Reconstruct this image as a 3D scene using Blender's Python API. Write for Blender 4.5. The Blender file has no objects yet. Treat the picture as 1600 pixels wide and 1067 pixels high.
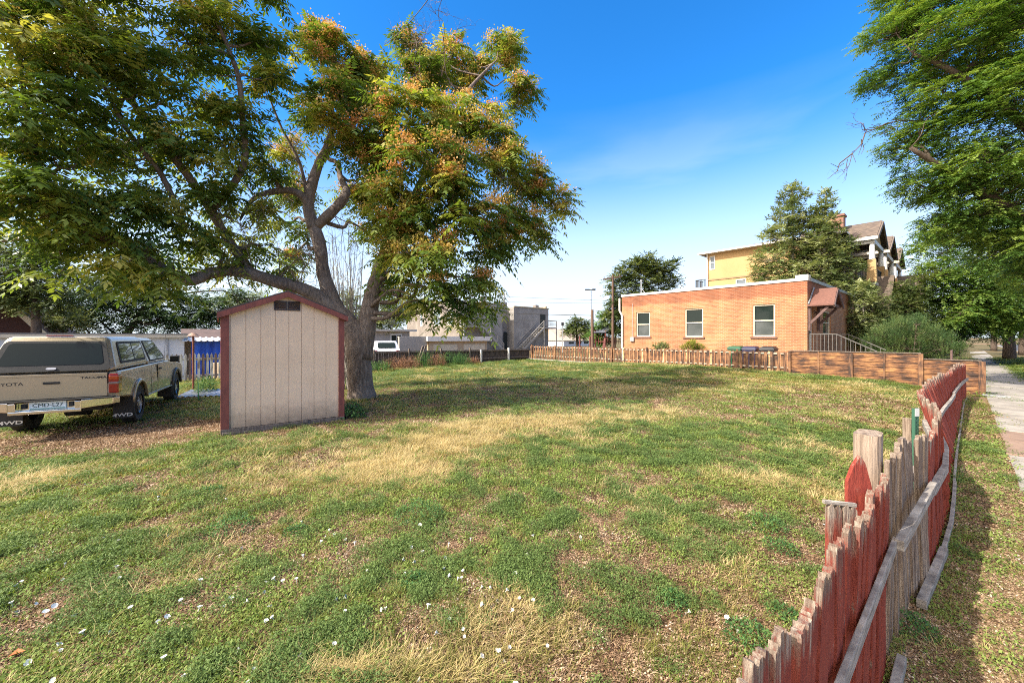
import bpy, bmesh, math, random
import numpy as np
from mathutils import Vector, Matrix
R = math.radians
random.seed(7)
rng = np.random.default_rng(7)
C = bpy.context.scene.collection
sc = bpy.context.scene

# ---------------------------------------------------------------- camera, sky, sun, exposure
F = 610.0      # focal length in pixels of a 1600 px wide frame
HY = 527.0     # row of the horizon
H = 1.6        # eye height
cam_d = bpy.data.cameras.new("camera"); cam = bpy.data.objects.new("camera", cam_d); C.objects.link(cam)
cam.location = (0, 0, H); cam.rotation_euler = (R(90), 0, 0)
cam_d.sensor_width = 36; cam_d.lens = 36 * F / 1600; cam_d.shift_y = -(533.5 - HY) / 1600
cam_d.clip_start = 0.05; cam_d.clip_end = 5000
sc.camera = cam

SUN = Vector((-0.914 * math.cos(R(42)), -0.407 * math.cos(R(42)), math.sin(R(42))))
world = bpy.data.worlds.new("World"); sc.world = world; world.use_nodes = True
wn, wl = world.node_tree.nodes, world.node_tree.links
bg = wn["Background"]
sky = wn.new("ShaderNodeTexSky"); sky.sky_type = 'NISHITA'; sky.sun_disc = False
sky.sun_elevation = R(42); sky.sun_rotation = math.atan2(-0.914, -0.407)
sky.air_density = 1.0; sky.dust_density = 0.4; sky.ozone_density = 2.5; sky.altitude = 1600
hs = wn.new("ShaderNodeHueSaturation"); hs.inputs["Saturation"].default_value = 1.3; hs.inputs["Value"].default_value = 1.0
wl.new(sky.outputs[0], hs.inputs["Color"])
tc = wn.new("ShaderNodeTexCoord")
sep = wn.new("ShaderNodeSeparateXYZ"); wl.new(tc.outputs["Generated"], sep.inputs[0])
mp = wn.new("ShaderNodeMapping"); mp.inputs["Scale"].default_value = (1.0, 1.0, 4.5); mp.inputs["Rotation"].default_value = (0.1, -0.18, 0.3)
wl.new(tc.outputs["Generated"], mp.inputs[0])
cn = wn.new("ShaderNodeTexNoise"); cn.inputs["Scale"].default_value = 1.7; cn.inputs["Detail"].default_value = 7; cn.inputs["Roughness"].default_value = 0.5; cn.inputs["Distortion"].default_value = 0.25
wl.new(mp.outputs[0], cn.inputs["Vector"])
cr = wn.new("ShaderNodeValToRGB"); cr.color_ramp.elements[0].position = 0.38; cr.color_ramp.elements[1].position = 0.66
wl.new(cn.outputs["Fac"], cr.inputs[0])
el = wn.new("ShaderNodeMapRange"); el.inputs["From Min"].default_value = 0.02; el.inputs["From Max"].default_value = 0.50; el.inputs["To Min"].default_value = 1.0; el.inputs["To Max"].default_value = 0.0
wl.new(sep.outputs["Z"], el.inputs["Value"])
mu = wn.new("ShaderNodeMath"); mu.operation = 'MULTIPLY'; wl.new(cr.outputs[0], mu.inputs[0]); wl.new(el.outputs[0], mu.inputs[1])
# pale air low over the horizon
el2 = wn.new("ShaderNodeMapRange"); el2.inputs["From Min"].default_value = 0.0; el2.inputs["From Max"].default_value = 0.52; el2.inputs["To Min"].default_value = 0.95; el2.inputs["To Max"].default_value = 0.0
el2.interpolation_type = 'SMOOTHERSTEP'
wl.new(sep.outputs["Z"], el2.inputs["Value"])
ad = wn.new("ShaderNodeMath"); ad.operation = 'MAXIMUM'; ad.use_clamp = True; wl.new(mu.outputs[0], ad.inputs[0]); wl.new(el2.outputs[0], ad.inputs[1])
mx = wn.new("ShaderNodeMix"); mx.data_type = 'RGBA'; wl.new(ad.outputs[0], mx.inputs["Factor"])
tn = wn.new("ShaderNodeMix"); tn.data_type = 'RGBA'; tn.blend_type = 'MULTIPLY'; tn.inputs["Factor"].default_value = 1.0
wl.new(hs.outputs[0], tn.inputs["A"]); tn.inputs["B"].default_value = (0.80, 1.42, 1.60, 1)
wl.new(tn.outputs["Result"], mx.inputs["A"]); mx.inputs["B"].default_value = (4.6, 5.0, 5.5, 1)
# warm glow added round the sun, out of view, to fill shaded faces
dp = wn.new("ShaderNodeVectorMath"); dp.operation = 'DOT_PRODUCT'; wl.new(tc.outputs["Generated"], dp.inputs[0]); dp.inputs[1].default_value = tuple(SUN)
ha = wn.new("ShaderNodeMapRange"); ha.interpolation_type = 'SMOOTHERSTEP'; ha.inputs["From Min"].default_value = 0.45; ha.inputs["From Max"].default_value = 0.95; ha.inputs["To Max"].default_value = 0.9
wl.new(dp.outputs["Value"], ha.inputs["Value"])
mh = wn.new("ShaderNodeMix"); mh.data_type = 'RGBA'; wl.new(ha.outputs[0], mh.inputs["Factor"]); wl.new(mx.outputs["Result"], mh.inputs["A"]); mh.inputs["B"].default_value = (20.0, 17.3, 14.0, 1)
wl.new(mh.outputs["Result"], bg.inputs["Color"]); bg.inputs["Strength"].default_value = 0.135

sl = bpy.data.lights.new("sun", 'SUN'); sl.energy = 4.9; sl.angle = R(0.55); sl.color = (1.0, 0.93, 0.82)
so = bpy.data.objects.new("sun", sl); C.objects.link(so); so.rotation_euler = SUN.to_track_quat('Z', 'Y').to_euler()
sc.view_settings.view_transform = 'Standard'; sc.view_settings.look = 'None'
sc.render.engine = 'CYCLES'; sc.cycles.filter_width = 1.0; sc.cycles.use_denoising = False
sc.view_settings.exposure = 0.84; sc.view_settings.gamma = 1.0

# ---------------------------------------------------------------- frames and measures
UX, UY = 0.757, 0.6534            # street direction; lot frame is (s along street, q away from street)
RZ = math.atan2(UY, UX)
def W(s, q, z=0.0): return Vector((UX * s - UY * q, UY * s + UX * q, z))
def SQ(x, y): return UX * x + UY * y, -UY * x + UX * y
def hgt(py, Y): return H - (py - HY) * Y / F
def onS(px, py, s):               # on the plane s = const -> (q, z)
    k = (px - 800) / F; q = s * (UX - k * UY) / (UY + k * UX)
    return q, hgt(py, UY * s + UX * q)
def onQ(px, py, q):               # on the plane q = const -> (s, z)
    k = (px - 800) / F; s = q * (UY + k * UX) / (UX - k * UY)
    return s, hgt(py, UY * s + UX * q)
def P(px, py, Y): return Vector(((px - 800) / F * Y, Y, hgt(py, Y)))
def G(px, py, g=0.0):
    Y = F * (H - g) / (py - HY); return ((px - 800) / F * Y, Y)

def sstep(a, b, x):
    t = np.clip((x - a) / (b - a), 0, 1); return t * t * (3 - 2 * t)
_tab = np.random.default_rng(3).random((256, 256))
def vnoise(x, y):
    xi = np.floor(x).astype(int); yi = np.floor(y).astype(int); fx = x - xi; fy = y - yi
    fx = fx * fx * (3 - 2 * fx); fy = fy * fy * (3 - 2 * fy)
    a = _tab[xi & 255, yi & 255]; b = _tab[(xi + 1) & 255, yi & 255]; c = _tab[xi & 255, (yi + 1) & 255]; d = _tab[(xi + 1) & 255, (yi + 1) & 255]
    return (a * (1 - fx) + b * fx) * (1 - fy) + (c * (1 - fx) + d * fx) * fy
def fbm(x, y, o=4):
    v = 0; a = 0.5; t = 0
    for i in range(o):
        v = v + a * vnoise(x * 2 ** i + 17.3 * i, y * 2 ** i + 9.1 * i); t += a; a *= 0.5
    return v / t
def ground_z(x, y):
    x = np.asarray(x, float); y = np.asarray(y, float)
    s = UX * x + UY * y; q = -UY * x + UX * y
    z = -0.22 * (1 - sstep(-0.05, 2.2, q)) * sstep(-2, 1.5, s)
    z = z + 0.27 * np.exp(-((s - 17.0) / 3.5) ** 2 - ((q - 8.5) / 5.0) ** 2)
    z = z - 0.15 * sstep(-3.5, -7, x) * sstep(30, 20, y)
    z = z - 0.35 * sstep(20.6, 26, q)
    z = z + 0.05 * (fbm(x * 0.5, y * 0.5) - 0.5) * sstep(-0.2, 0.8, q)
    return z
def gz(x, y): return float(ground_z(x, y))

# ---------------------------------------------------------------- objects
def tag(o, label=None, cat=None, group=None, kind=None):
    if label: o['label'] = label
    if cat: o['category'] = cat
    if group: o['group'] = group
    if kind: o['kind'] = kind
    return o
def empty(name, loc=(0, 0, 0), rz=0.0, label=None, cat=None, group=None, kind=None):
    o = bpy.data.objects.new(name, None); o.empty_display_size = 0.2; C.objects.link(o)
    o.location = loc; o.rotation_euler = (0, 0, rz)
    return tag(o, label, cat, group, kind)
def link(name, me, m=None, parent=None):
    o = bpy.data.objects.new(name, me); C.objects.link(o)
    if m and not me.materials: me.materials.append(m)
    if parent: o.parent = parent
    return o
class MB:
    def __init__(s): s.v = []; s.f = []
    def add(s, vs, fs):
        n = len(s.v); s.v += [tuple(v) for v in vs]; s.f += [tuple(i + n for i in f) for f in fs]; return s
    def box(s, x0, x1, y0, y1, z0, z1):
        return s.add([(x0,y0,z0),(x1,y0,z0),(x1,y1,z0),(x0,y1,z0),(x0,y0,z1),(x1,y0,z1),(x1,y1,z1),(x0,y1,z1)],
                     [(0,3,2,1),(4,5,6,7),(0,1,5,4),(1,2,6,5),(2,3,7,6),(3,0,4,7)])
    def hexa(s, v):  # 4 bottom, 4 top
        return s.add(v, [(0,3,2,1),(4,5,6,7),(0,1,5,4),(1,2,6,5),(2,3,7,6),(3,0,4,7)])
    def bar(s, a, b, w, h=None, up=(0, 0, 1)):
        a = Vector(a); b = Vector(b); h = h or w; d = (b - a).normalized(); u = Vector(up)
        if abs(d.dot(u)) > 0.98: u = Vector((1, 0, 0))
        r = d.cross(u).normalized() * (w / 2); t = r.cross(d).normalized() * (h / 2)
        return s.hexa([a-r-t, a+r-t, b+r-t, b-r-t, a-r+t, a+r+t, b+r+t, b-r+t])
    def tube(s, pts, rad, n=8, cap=True):
        pts = [Vector(p) for p in pts]; k = len(pts)
        if not hasattr(rad, '__len__'): rad = [rad] * k
        base = len(s.v); d0 = (pts[1] - pts[0]).normalized()
        u = d0.orthogonal().normalized()
        for i, p in enumerate(pts):
            d = (pts[min(i + 1, k - 1)] - pts[max(i - 1, 0)])
            d = d.normalized() if d.length > 1e-9 else d0
            u = (u - d * u.dot(d)); u = u.normalized() if u.length > 1e-6 else d.orthogonal().normalized()
            w = d.cross(u)
            for j in range(n):
                a = 2 * math.pi * j / n
                s.v.append(tuple(p + (u * math.cos(a) + w * math.sin(a)) * rad[i]))
        for i in range(k - 1):
            for j in range(n):
                a = base + i * n + j; b = base + i * n + (j + 1) % n
                s.f.append((a, b, b + n, a + n))
        if cap:
            s.f.append(tuple(base + j for j in reversed(range(n)))); s.f.append(tuple(base + (k - 1) * n + j for j in range(n)))
        return s
    def cyl(s, c, r, h, n=16, axis='z', r2=None):
        c = Vector(c); ax = {'x': Vector((1,0,0)), 'y': Vector((0,1,0)), 'z': Vector((0,0,1))}[axis]
        return s.tube([c, c + ax * h], [r, r if r2 is None else r2], n)
    def prism(s, poly, O, A, B, N, t):   # 2-D polygon in plane (O; A, B), extruded along N by t
        O = Vector(O); A = Vector(A); B = Vector(B); N = Vector(N); n = len(poly)
        vs = [O + A*p[0] + B*p[1] for p in poly] + [O + A*p[0] + B*p[1] + N*t for p in poly]
        return s.add(vs, [tuple(reversed(range(n))), tuple(range(n, 2*n))] + [(i, (i+1)%n, (i+1)%n+n, i+n) for i in range(n)])
    def wall(s, O, A, L, z0, z1, N, t, holes=()):  # wall with real openings; N points inwards
        O = Vector(O); A = Vector(A); N = Vector(N)
        xs = sorted({0, L} | {h[0] for h in holes} | {h[1] for h in holes}); zs = sorted({z0, z1} | {h[2] for h in holes} | {h[3] for h in holes})
        pt = lambda x, z, d: O + A*x + Vector((0,0,z)) + N*d
        inh = lambda x, z: any(h[0] < x < h[1] and h[2] < z < h[3] for h in holes)
        for i in range(len(xs)-1):
            for j in range(len(zs)-1):
                a, b, c, d = xs[i], xs[i+1], zs[j], zs[j+1]
                if inh((a+b)/2, (c+d)/2): continue
                s.add([pt(a,c,0), pt(b,c,0), pt(b,d,0), pt(a,d,0)], [(0,1,2,3)])
                s.add([pt(a,c,t), pt(b,c,t), pt(b,d,t), pt(a,d,t)], [(3,2,1,0)])
        for (a, b, c, d) in list(holes) + [(0, L, z0, z1)]:
            q = [(a,c),(b,c),(b,d),(a,d)]
            for i in range(4):
                (xa, za), (xb, zb) = q[i], q[(i+1)%4]
                s.add([pt(xa,za,0), pt(xb,zb,0), pt(xb,zb,t), pt(xa,za,t)], [(0,1,2,3)])
        return s
    def build(s, name, m, parent=None, bevel=0, smooth=False, seg=2):
        me = bpy.data.meshes.new(name); me.from_pydata(s.v, [], s.f); me.update()
        bm = bmesh.new(); bm.from_mesh(me); bmesh.ops.recalc_face_normals(bm, faces=bm.faces); bm.to_mesh(me); bm.free()
        o = link(name, me, m, parent)
        if smooth: me.shade_smooth()
        if bevel:
            b = o.modifiers.new("bevel", 'BEVEL'); b.width = bevel; b.segments = seg; b.limit_method = 'ANGLE'; b.angle_limit = R(35)
        return o
def copy_tree(o, parent=None):
    c = o.copy(); C.objects.link(c)
    if parent: c.parent = parent
    for ch in [x for x in bpy.data.objects if x.parent == o]: copy_tree(ch, c)
    return c
def np_mesh(name, V, nper, tint=None):
    """quads/tris mesh from an (M*nper, 3) vertex array, one polygon per nper verts"""
    V = np.asarray(V, np.float32).reshape(-1, 3); n = len(V); m = n // nper
    me = bpy.data.meshes.new(name); me.vertices.add(n); me.vertices.foreach_set("co", V.ravel())
    me.loops.add(n); me.loops.foreach_set("vertex_index", np.arange(n, dtype=np.int32))
    me.polygons.add(m); me.polygons.foreach_set("loop_start", np.arange(0, n, nper, dtype=np.int32)); me.polygons.foreach_set("loop_total", np.full(m, nper, np.int32))
    if tint is not None:
        a = me.attributes.new("tint", 'FLOAT', 'FACE'); a.data.foreach_set("value", np.asarray(tint, np.float32))
    me.update(calc_edges=True); return me

# ---------------------------------------------------------------- materials
def newmat(name):
    m = bpy.data.materials.new(name); m.use_nodes = True
    nt = m.node_tree; return m, nt.nodes, nt.links, nt.nodes["Principled BSDF"]
def coords(n, l, scale=(1,1,1), rot=(0,0,0), kind="Object"):
    t = n.new("ShaderNodeTexCoord"); mp = n.new("ShaderNodeMapping"); mp.inputs["Scale"].default_value = scale; mp.inputs["Rotation"].default_value = rot
    l.new(t.outputs[kind], mp.inputs[0]); return mp.outputs[0]
def noise(n, l, vec, scale, detail=4, rough=0.55):
    t = n.new("ShaderNodeTexNoise"); t.inputs["Scale"].default_value = scale; t.inputs["Detail"].default_value = detail; t.inputs["Roughness"].default_value = rough
    l.new(vec, t.inputs["Vector"]); return t.outputs["Fac"]
def ramp(n, l, fac, stops):
    r = n.new("ShaderNodeValToRGB"); e = r.color_ramp.elements
    while len(e) < len(stops): e.new(0.5)
    for i, (p, c) in enumerate(stops): e[i].position = p; e[i].color = (*c, 1) if len(c) == 3 else c
    l.new(fac, r.inputs[0]); return r.outputs[0]
def mixc(n, l, fac, a, b, mode='MIX'):
    m = n.new("ShaderNodeMix"); m.data_type = 'RGBA'; m.blend_type = mode
    for sock, v in (("Factor", fac), ("A", a), ("B", b)):
        if isinstance(v, (int, float)): m.inputs[sock].default_value = v
        elif isinstance(v, tuple): m.inputs[sock].default_value = (*v, 1) if len(v) == 3 else v
        else: l.new(v, m.inputs[sock])
    return m.outputs["Result"]
def bump(n, l, b, hgt_sock, strength=0.3, dist=0.01):
    bp = n.new("ShaderNodeBump"); bp.inputs["Strength"].default_value = strength; bp.inputs["Distance"].default_value = dist
    l.new(hgt_sock, bp.inputs["Height"]); l.new(bp.outputs[0], b.inputs["Normal"])
def mat(name, c1, c2=None, scale=6, rough=0.7, metal=0.0, bs=0.15, bd=0.01, stretch=(1,1,1), coat=0, lo=0.35, hi=0.65, detail=5):
    m, n, l, b = newmat(name); b.inputs["Roughness"].default_value = rough; b.inputs["Metallic"].default_value = metal
    if coat: b.inputs["Coat Weight"].default_value = coat; b.inputs["Coat Roughness"].default_value = 0.05
    c2 = c2 or tuple(x * 0.8 for x in c1)
    v = coords(n, l, stretch); f = noise(n, l, v, scale, detail)
    l.new(ramp(n, l, f, [(lo, c1), (hi, c2)]), b.inputs["Base Color"])
    if bs: bump(n, l, b, noise(n, l, v, scale * 4, 4), bs, bd)
    return m
def flat(name, c, rough=0.5, metal=0.0, coat=0.0, trans=0.0):
    m, n, l, b = newmat(name); b.inputs["Base Color"].default_value = (*c, 1); b.inputs["Roughness"].default_value = rough; b.inputs["Metallic"].default_value = metal
    if coat: b.inputs["Coat Weight"].default_value = coat
    return m
def leafmat(name, stops, trans=0.35, rough=0.5, attr='GEOMETRY', spec=0.35):
    m, n, l, b = newmat(name)
    a = n.new("ShaderNodeAttribute"); a.attribute_name = "tint"; a.attribute_type = attr
    col = ramp(n, l, a.outputs["Fac"], stops)
    l.new(col, b.inputs["Base Color"]); b.inputs["Roughness"].default_value = rough; b.inputs["Specular IOR Level"].default_value = spec
    t = n.new("ShaderNodeBsdfTranslucent"); l.new(mixc(n, l, 1.0, col, (1.0, 1.0, 0.45), 'MULTIPLY'), t.inputs["Color"])
    ms = n.new("ShaderNodeMixShader"); ms.inputs[0].default_value = trans
    l.new(b.outputs[0], ms.inputs[1]); l.new(t.outputs[0], ms.inputs[2]); l.new(ms.outputs[0], n["Material Output"].inputs[0])
    return m
def brickmat(name, c1, c2, mortar, bw=0.21, bh=0.072, band=None, bandcol=None):
    """bricks on axis-aligned walls of an object's own frame: u = x + y, v = z"""
    m, n, l, b = newmat(name); b.inputs["Roughness"].default_value = 0.85
    t = n.new("ShaderNodeTexCoord"); s = n.new("ShaderNodeSeparateXYZ"); l.new(t.outputs["Object"], s.inputs[0])
    ad = n.new("ShaderNodeMath"); l.new(s.outputs[0], ad.inputs[0]); l.new(s.outputs[1], ad.inputs[1])
    cb = n.new("ShaderNodeCombineXYZ"); l.new(ad.outputs[0], cb.inputs[0]); l.new(s.outputs[2], cb.inputs[1])
    br = n.new("ShaderNodeTexBrick"); l.new(cb.outputs[0], br.inputs["Vector"])
    br.inputs["Scale"].default_value = 1; br.inputs["Brick Width"].default_value = bw; br.inputs["Row Height"].default_value = bh
    br.inputs["Mortar Size"].default_value = 0.009; br.inputs["Bias"].default_value = 0.0
    br.inputs["Color1"].default_value = (*c1, 1); br.inputs["Color2"].default_value = (*c2, 1); br.inputs["Mortar"].default_value = (*mortar, 1)
    big = noise(n, l, t.outputs["Object"], 0.9, 5, 0.6)
    col = mixc(n, l, 0.7, br.outputs["Color"], ramp(n, l, big, [(0.3, (0.6, 0.55, 0.52)), (0.7, (1.3, 1.25, 1.2))]), 'MULTIPLY')
    stk = noise(n, l, coords(n, l, (2.2, 2.2, .25)), 1.5, 6, .7); col = mixc(n, l, ramp(n, l, stk, [(.52, (0, 0, 0)), (.75, (.35, .35, .35))]), col, mixc(n, l, 1.0, col, (.55, .5, .48), 'MULTIPLY'))
    if band:
        nz = noise(n, l, cb.outputs[0], 1.6, 5, 0.7)
        mm = n.new("ShaderNodeMath"); mm.operation = 'MULTIPLY_ADD'; l.new(nz, mm.inputs[0]); mm.inputs[1].default_value = 0.45; l.new(s.outputs[2], mm.inputs[2])
        r = n.new("ShaderNodeMapRange"); r.inputs["From Min"].default_value = band; r.inputs["From Max"].default_value = band + 0.12; l.new(mm.outputs[0], r.inputs["Value"])
        col = mixc(n, l, r.outputs[0], col, mixc(n, l, 1.0, col, bandcol, 'MULTIPLY'))
    l.new(col, b.inputs["Base Color"]); bump(n, l, b, br.outputs["Fac"], -0.4, 0.01)
    return m
def text_mesh(name, s, size, m, parent, M, extrude=0.0015, sx=1.0, bold=0.0):
    cu = bpy.data.curves.new(name, 'FONT'); cu.body = s; cu.size = size; cu.extrude = extrude; cu.align_x = 'CENTER'; cu.align_y = 'CENTER'; cu.offset = bold
    o = bpy.data.objects.new(name, cu); C.objects.link(o); bpy.context.view_layer.update()
    me = bpy.data.meshes.new_from_object(o); bpy.data.objects.remove(o)
    me.transform(M @ Matrix.Diagonal((sx, 1, 1, 1))); me.materials.clear()
    return link(name, me, m, parent)

M = {}
M['white'] = mat('white_paint', (0.72, 0.70, 0.66), (0.6, 0.58, 0.54), 3, 0.6, bs=0.05)
M['dark_glass'] = flat('dark_glass', (0.015, 0.02, 0.02), 0.06, 0.0); M['dark_glass'].node_tree.nodes["Principled BSDF"].inputs["Specular IOR Level"].default_value = 0.8
M['black'] = mat('black_rubber', (0.015, 0.015, 0.016), (0.025, 0.024, 0.023), 20, 0.75)
M['chrome'] = flat('chrome', (0.75, 0.74, 0.72), 0.14, 1.0)
M['alu'] = mat('dull_metal', (0.42, 0.42, 0.42), (0.33, 0.33, 0.34), 8, 0.4, 0.8, bs=0.03)
M['galv'] = mat('galvanised', (0.45, 0.46, 0.47), (0.3, 0.31, 0.32), 9, 0.5, 0.6, bs=0.05)
M['concrete'] = mat('concrete', (0.50, 0.46, 0.41), (0.38, 0.35, 0.31), 3, 0.9, bs=0.2)
M['dkwood'] = mat('grey_brown_wood', (0.10, 0.075, 0.06), (0.20, 0.16, 0.13), 5, 0.9, stretch=(6, 6, 0.6), bs=0.5)
M['wire'] = flat('wire', (0.02, 0.02, 0.02), 0.6)
# ================================================================ GROUND
def gauss(x, y, px, py, r1, r2, ang=0.0, g=0.0):
    cx, cy = G(px, py, g); c, s_ = math.cos(ang), math.sin(ang)
    a = ((x - cx) * c + (y - cy) * s_) / r1; b = (-(x - cx) * s_ + (y - cy) * c) / r2
    return np.exp(-(a * a + b * b))
def masks(x, y):
    s = UX * x + UY * y; q = -UY * x + UX * y
    n1 = fbm(x * 0.9 + 40, y * 0.9 + 11, 4); n2 = fbm(x * 2.3 + 5, y * 2.3 + 77, 4); n3 = fbm(x * 0.45, y * 0.45 + 31, 3)
    dry = 1.25 * gauss(x, y, 690, 695, 1.5, 0.75, 0.7) + 1.1 * gauss(x, y, 860, 658, 1.9, 0.55, 0.25) + 0.7 * gauss(x, y, 590, 735, 0.9, 0.45, 0.2) \
        + 0.7 * gauss(x, y, 975, 612, 1.6, 0.9) + 0.6 * gauss(x, y, 500, 1055, 0.3, 0.08) + 0.5 * gauss(x, y, 660, 1050, 0.3, 0.08) + 0.8 * gauss(x, y, 1170, 745, 0.5, 0.25) \
        + 0.5 * gauss(x, y, 1330, 610, 1.4, 0.8) + 0.35 * gauss(x, y, 60, 735, 1.0, 0.4) + 0.55 * gauss(x, y, 1310, 760, 0.4, 0.5)
    dry = dry + 0.40 * sstep(0.52, 0.75, n1) * (q > 0)
    dirt = 0.8 * gauss(x, y, 440, 730, 1.6, 0.7, 0.3) + 0.9 * gauss(x, y, 200, 672, 3.2, 0.55, 0.35, -.1) + 0.65 * gauss(x, y, 1090, 850, 0.9, 0.6, 0.4) + 0.5 * gauss(x, y, 110, 880, 1.1, 0.6) \
        + 0.6 * gauss(x, y, 470, 665, 1.6, 0.8)
    dirt = dirt + 0.8 * gauss(x, y, 100, 690, 2.5, .8, .3, -.1)
    dirt = dirt + 0.75 * sstep(0.50, 0.68, n2)
    fence = np.exp(-((q + 0.12) / 0.16) ** 2) * sstep(0, 2, s)
    dirt = dirt + 0.9 * fence * sstep(9, 3, s) + 0.5 * fence
    green = 1.15 * gauss(x, y, 1080, 720, 4.5, 2.0, 0.3) + 0.4 * gauss(x, y, 900, 830, 1.6, 0.7) + 0.5 * gauss(x, y, 230, 900, 1.6, 0.9) + 0.5 * gauss(x, y, 620, 590, 5, 1.5)
    green = green + 0.8 * sstep(0.45, 0.62, n3)
    green = green * (0.35 + 1.1 * sstep(0.35, 0.6, fbm(x * 4.2 + 3, y * 4.2 + 8, 3)))
    far = sstep(9, 16, y)
    green = green + 0.5 * far
    return np.clip(dry, 0, 1.3), np.clip(dirt, 0, 1.2), np.clip(green, 0, 1.3)
def axis(a, b, step, far):
    c = list(np.arange(a, b, step)); k = step; v = a
    lo = []
    while v > -far: k *= 1.22; v -= k; lo.append(v)
    k = step; v = c[-1]; hi = []
    while v < far: k *= 1.22; v += k; hi.append(v)
    return np.array(lo[::-1] + c + hi)
gx = axis(-14, 17, 0.125, 1500); gy = axis(-3, 26, 0.125, 1500)
X, Y = np.meshgrid(gx, gy, indexing='ij'); Z = ground_z(X, Y)
me = bpy.data.meshes.new('ground'); nx, ny = X.shape
V = np.stack([X, Y, Z], -1).reshape(-1, 3).astype(np.float32)
me.vertices.add(len(V)); me.vertices.foreach_set("co", V.ravel())
ii = (np.arange(nx - 1)[:, None] * ny + np.arange(ny - 1)[None, :]).ravel()
quads = np.stack([ii, ii + ny, ii + ny + 1, ii + 1], -1).astype(np.int32)
me.loops.add(quads.size); me.loops.foreach_set("vertex_index", quads.ravel())
me.polygons.add(len(quads)); me.polygons.foreach_set("loop_start", np.arange(0, quads.size, 4, dtype=np.int32)); me.polygons.foreach_set("loop_total", np.full(len(quads), 4, np.int32))
for nm, a in zip(("dry", "dirt", "green"), masks(V[:, 0].astype(float), V[:, 1].astype(float))):
    at = me.attributes.new(nm, 'FLOAT', 'POINT'); at.data.foreach_set("value", a.astype(np.float32))
me.update(calc_edges=True); me.shade_smooth()
m, n, l, b = newmat('lot_ground'); b.inputs["Roughness"].default_value = 0.95; b.inputs["Specular IOR Level"].default_value = 0.15
v = coords(n, l)
def attr(nm):
    a = n.new("ShaderNodeAttribute"); a.attribute_name = nm; return a.outputs["Fac"]
fine = noise(n, l, v, 55, 6, 0.7); mid = noise(n, l, v, 7, 6, 0.65)
soil = ramp(n, l, fine, [(0.3, (0.085, 0.045, 0.026)), (0.5, (0.23, 0.14, 0.082)), (0.72, (0.44, 0.31, 0.20))])
straw = ramp(n, l, fine, [(0.3, (0.30, 0.20, 0.10)), (0.6, (0.58, 0.43, 0.22)), (0.8, (0.70, 0.57, 0.34))])
grn = ramp(n, l, fine, [(0.3, (0.055, 0.045, 0.02)), (0.6, (0.14, 0.115, 0.05)), (0.8, (0.27, 0.21, 0.11))])
def thr(a, lo, hi, amt=0.5):
    mm = n.new("ShaderNodeMath"); mm.operation = 'MULTIPLY_ADD'; l.new(mid, mm.inputs[0]); mm.inputs[1].default_value = amt; l.new(a, mm.inputs[2])
    r = n.new("ShaderNodeMapRange"); r.inputs["From Min"].default_value = lo; r.inputs["From Max"].default_value = hi; l.new(mm.outputs[0], r.inputs["Value"]); return r.outputs[0]
col = mixc(n, l, thr(attr("green"), 0.45, 0.9), soil, grn)
col = mixc(n, l, thr(attr("dirt"), 0.7, 1.1), col, soil)
col = mixc(n, l, thr(attr("dry"), 0.6, 1.0), col, straw)
l.new(col, b.inputs["Base Color"]); bump(n, l, b, fine, 0.9, 0.02)
tag(link('ground', me, m), kind='structure')

# sidewalk slabs with gaps, and a low kerb line of the street beyond the tree strip
m_walk = mat('old_sidewalk', (0.32, 0.29, 0.25), (0.21, 0.185, 0.155), 2.2, 0.9, bs=0.3, bd=0.006)
m_flag = mat('red_flagstone', (0.27, 0.18, 0.13), (0.19, 0.125, 0.09), 2.6, 0.9, bs=0.3, bd=0.006)
mb = MB(); mf = MB(); s = -3.0; k = 0
while s < 90:
    Ls = random.choice([1.1, 0.9, 1.3, 0.75]); red = 7.9 < s < 12.5 and k % 3 != 2 or (s > 4 and s < 7.9 and k % 4 == 1)
    z = -0.195 + random.uniform(-0.008, 0.008); g = random.uniform(0.03, 0.09) if s < 13 else 0.012
    a = random.uniform(-0.02, 0.02)
    c4 = [(s + g, -0.44 + a), (s + Ls, -0.44 - a), (s + Ls, -1.72 - a), (s + g, -1.72 + a)]
    (mf if red else mb).hexa([W(x, y, z - 0.1) for x, y in c4] + [W(x, y, z) for x, y in c4])
    s += Ls; k += 1
o = mb.build('sidewalk', m_walk, None, 0.012); tag(o, kind='structure')
o = mf.build('sidewalk_flagstones', m_flag, None, 0.012); tag(o, kind='structure')
mb = MB(); p0, p1 = W(-20, -4.6, 0), W(160, -4.6, 0); q0, q1 = W(-20, -13, 0), W(160, -13, 0)
mb.add([(p0.x, p0.y, -.21), (p1.x, p1.y, -.21), (q1.x, q1.y, -.21), (q0.x, q0.y, -.21)], [(0, 1, 2, 3)])
tag(mb.build('road', mat('asphalt', (0.06, 0.06, 0.06), (0.045, 0.045, 0.045), 8, 0.9)), kind='structure')
mb = MB(); mb.bar(W(-20, -4.5, -.17), W(160, -4.5, -.17), 0.16, 0.14); tag(mb.build('kerb', M['concrete']), kind='structure')
# alley behind the back fence
mb = MB(); zz = -0.33
mb.add([W(-40, 21.4, -.31), W(90, 21.4, -.31), W(90, 23.2, -.31), W(-40, 23.2, -.31)], [(0, 1, 2, 3)])
tag(mb.build('alley_path', mat('alley_gravel', (0.30, 0.27, 0.23), (0.2, 0.18, 0.15), 6, 0.95)), kind='structure')

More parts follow.
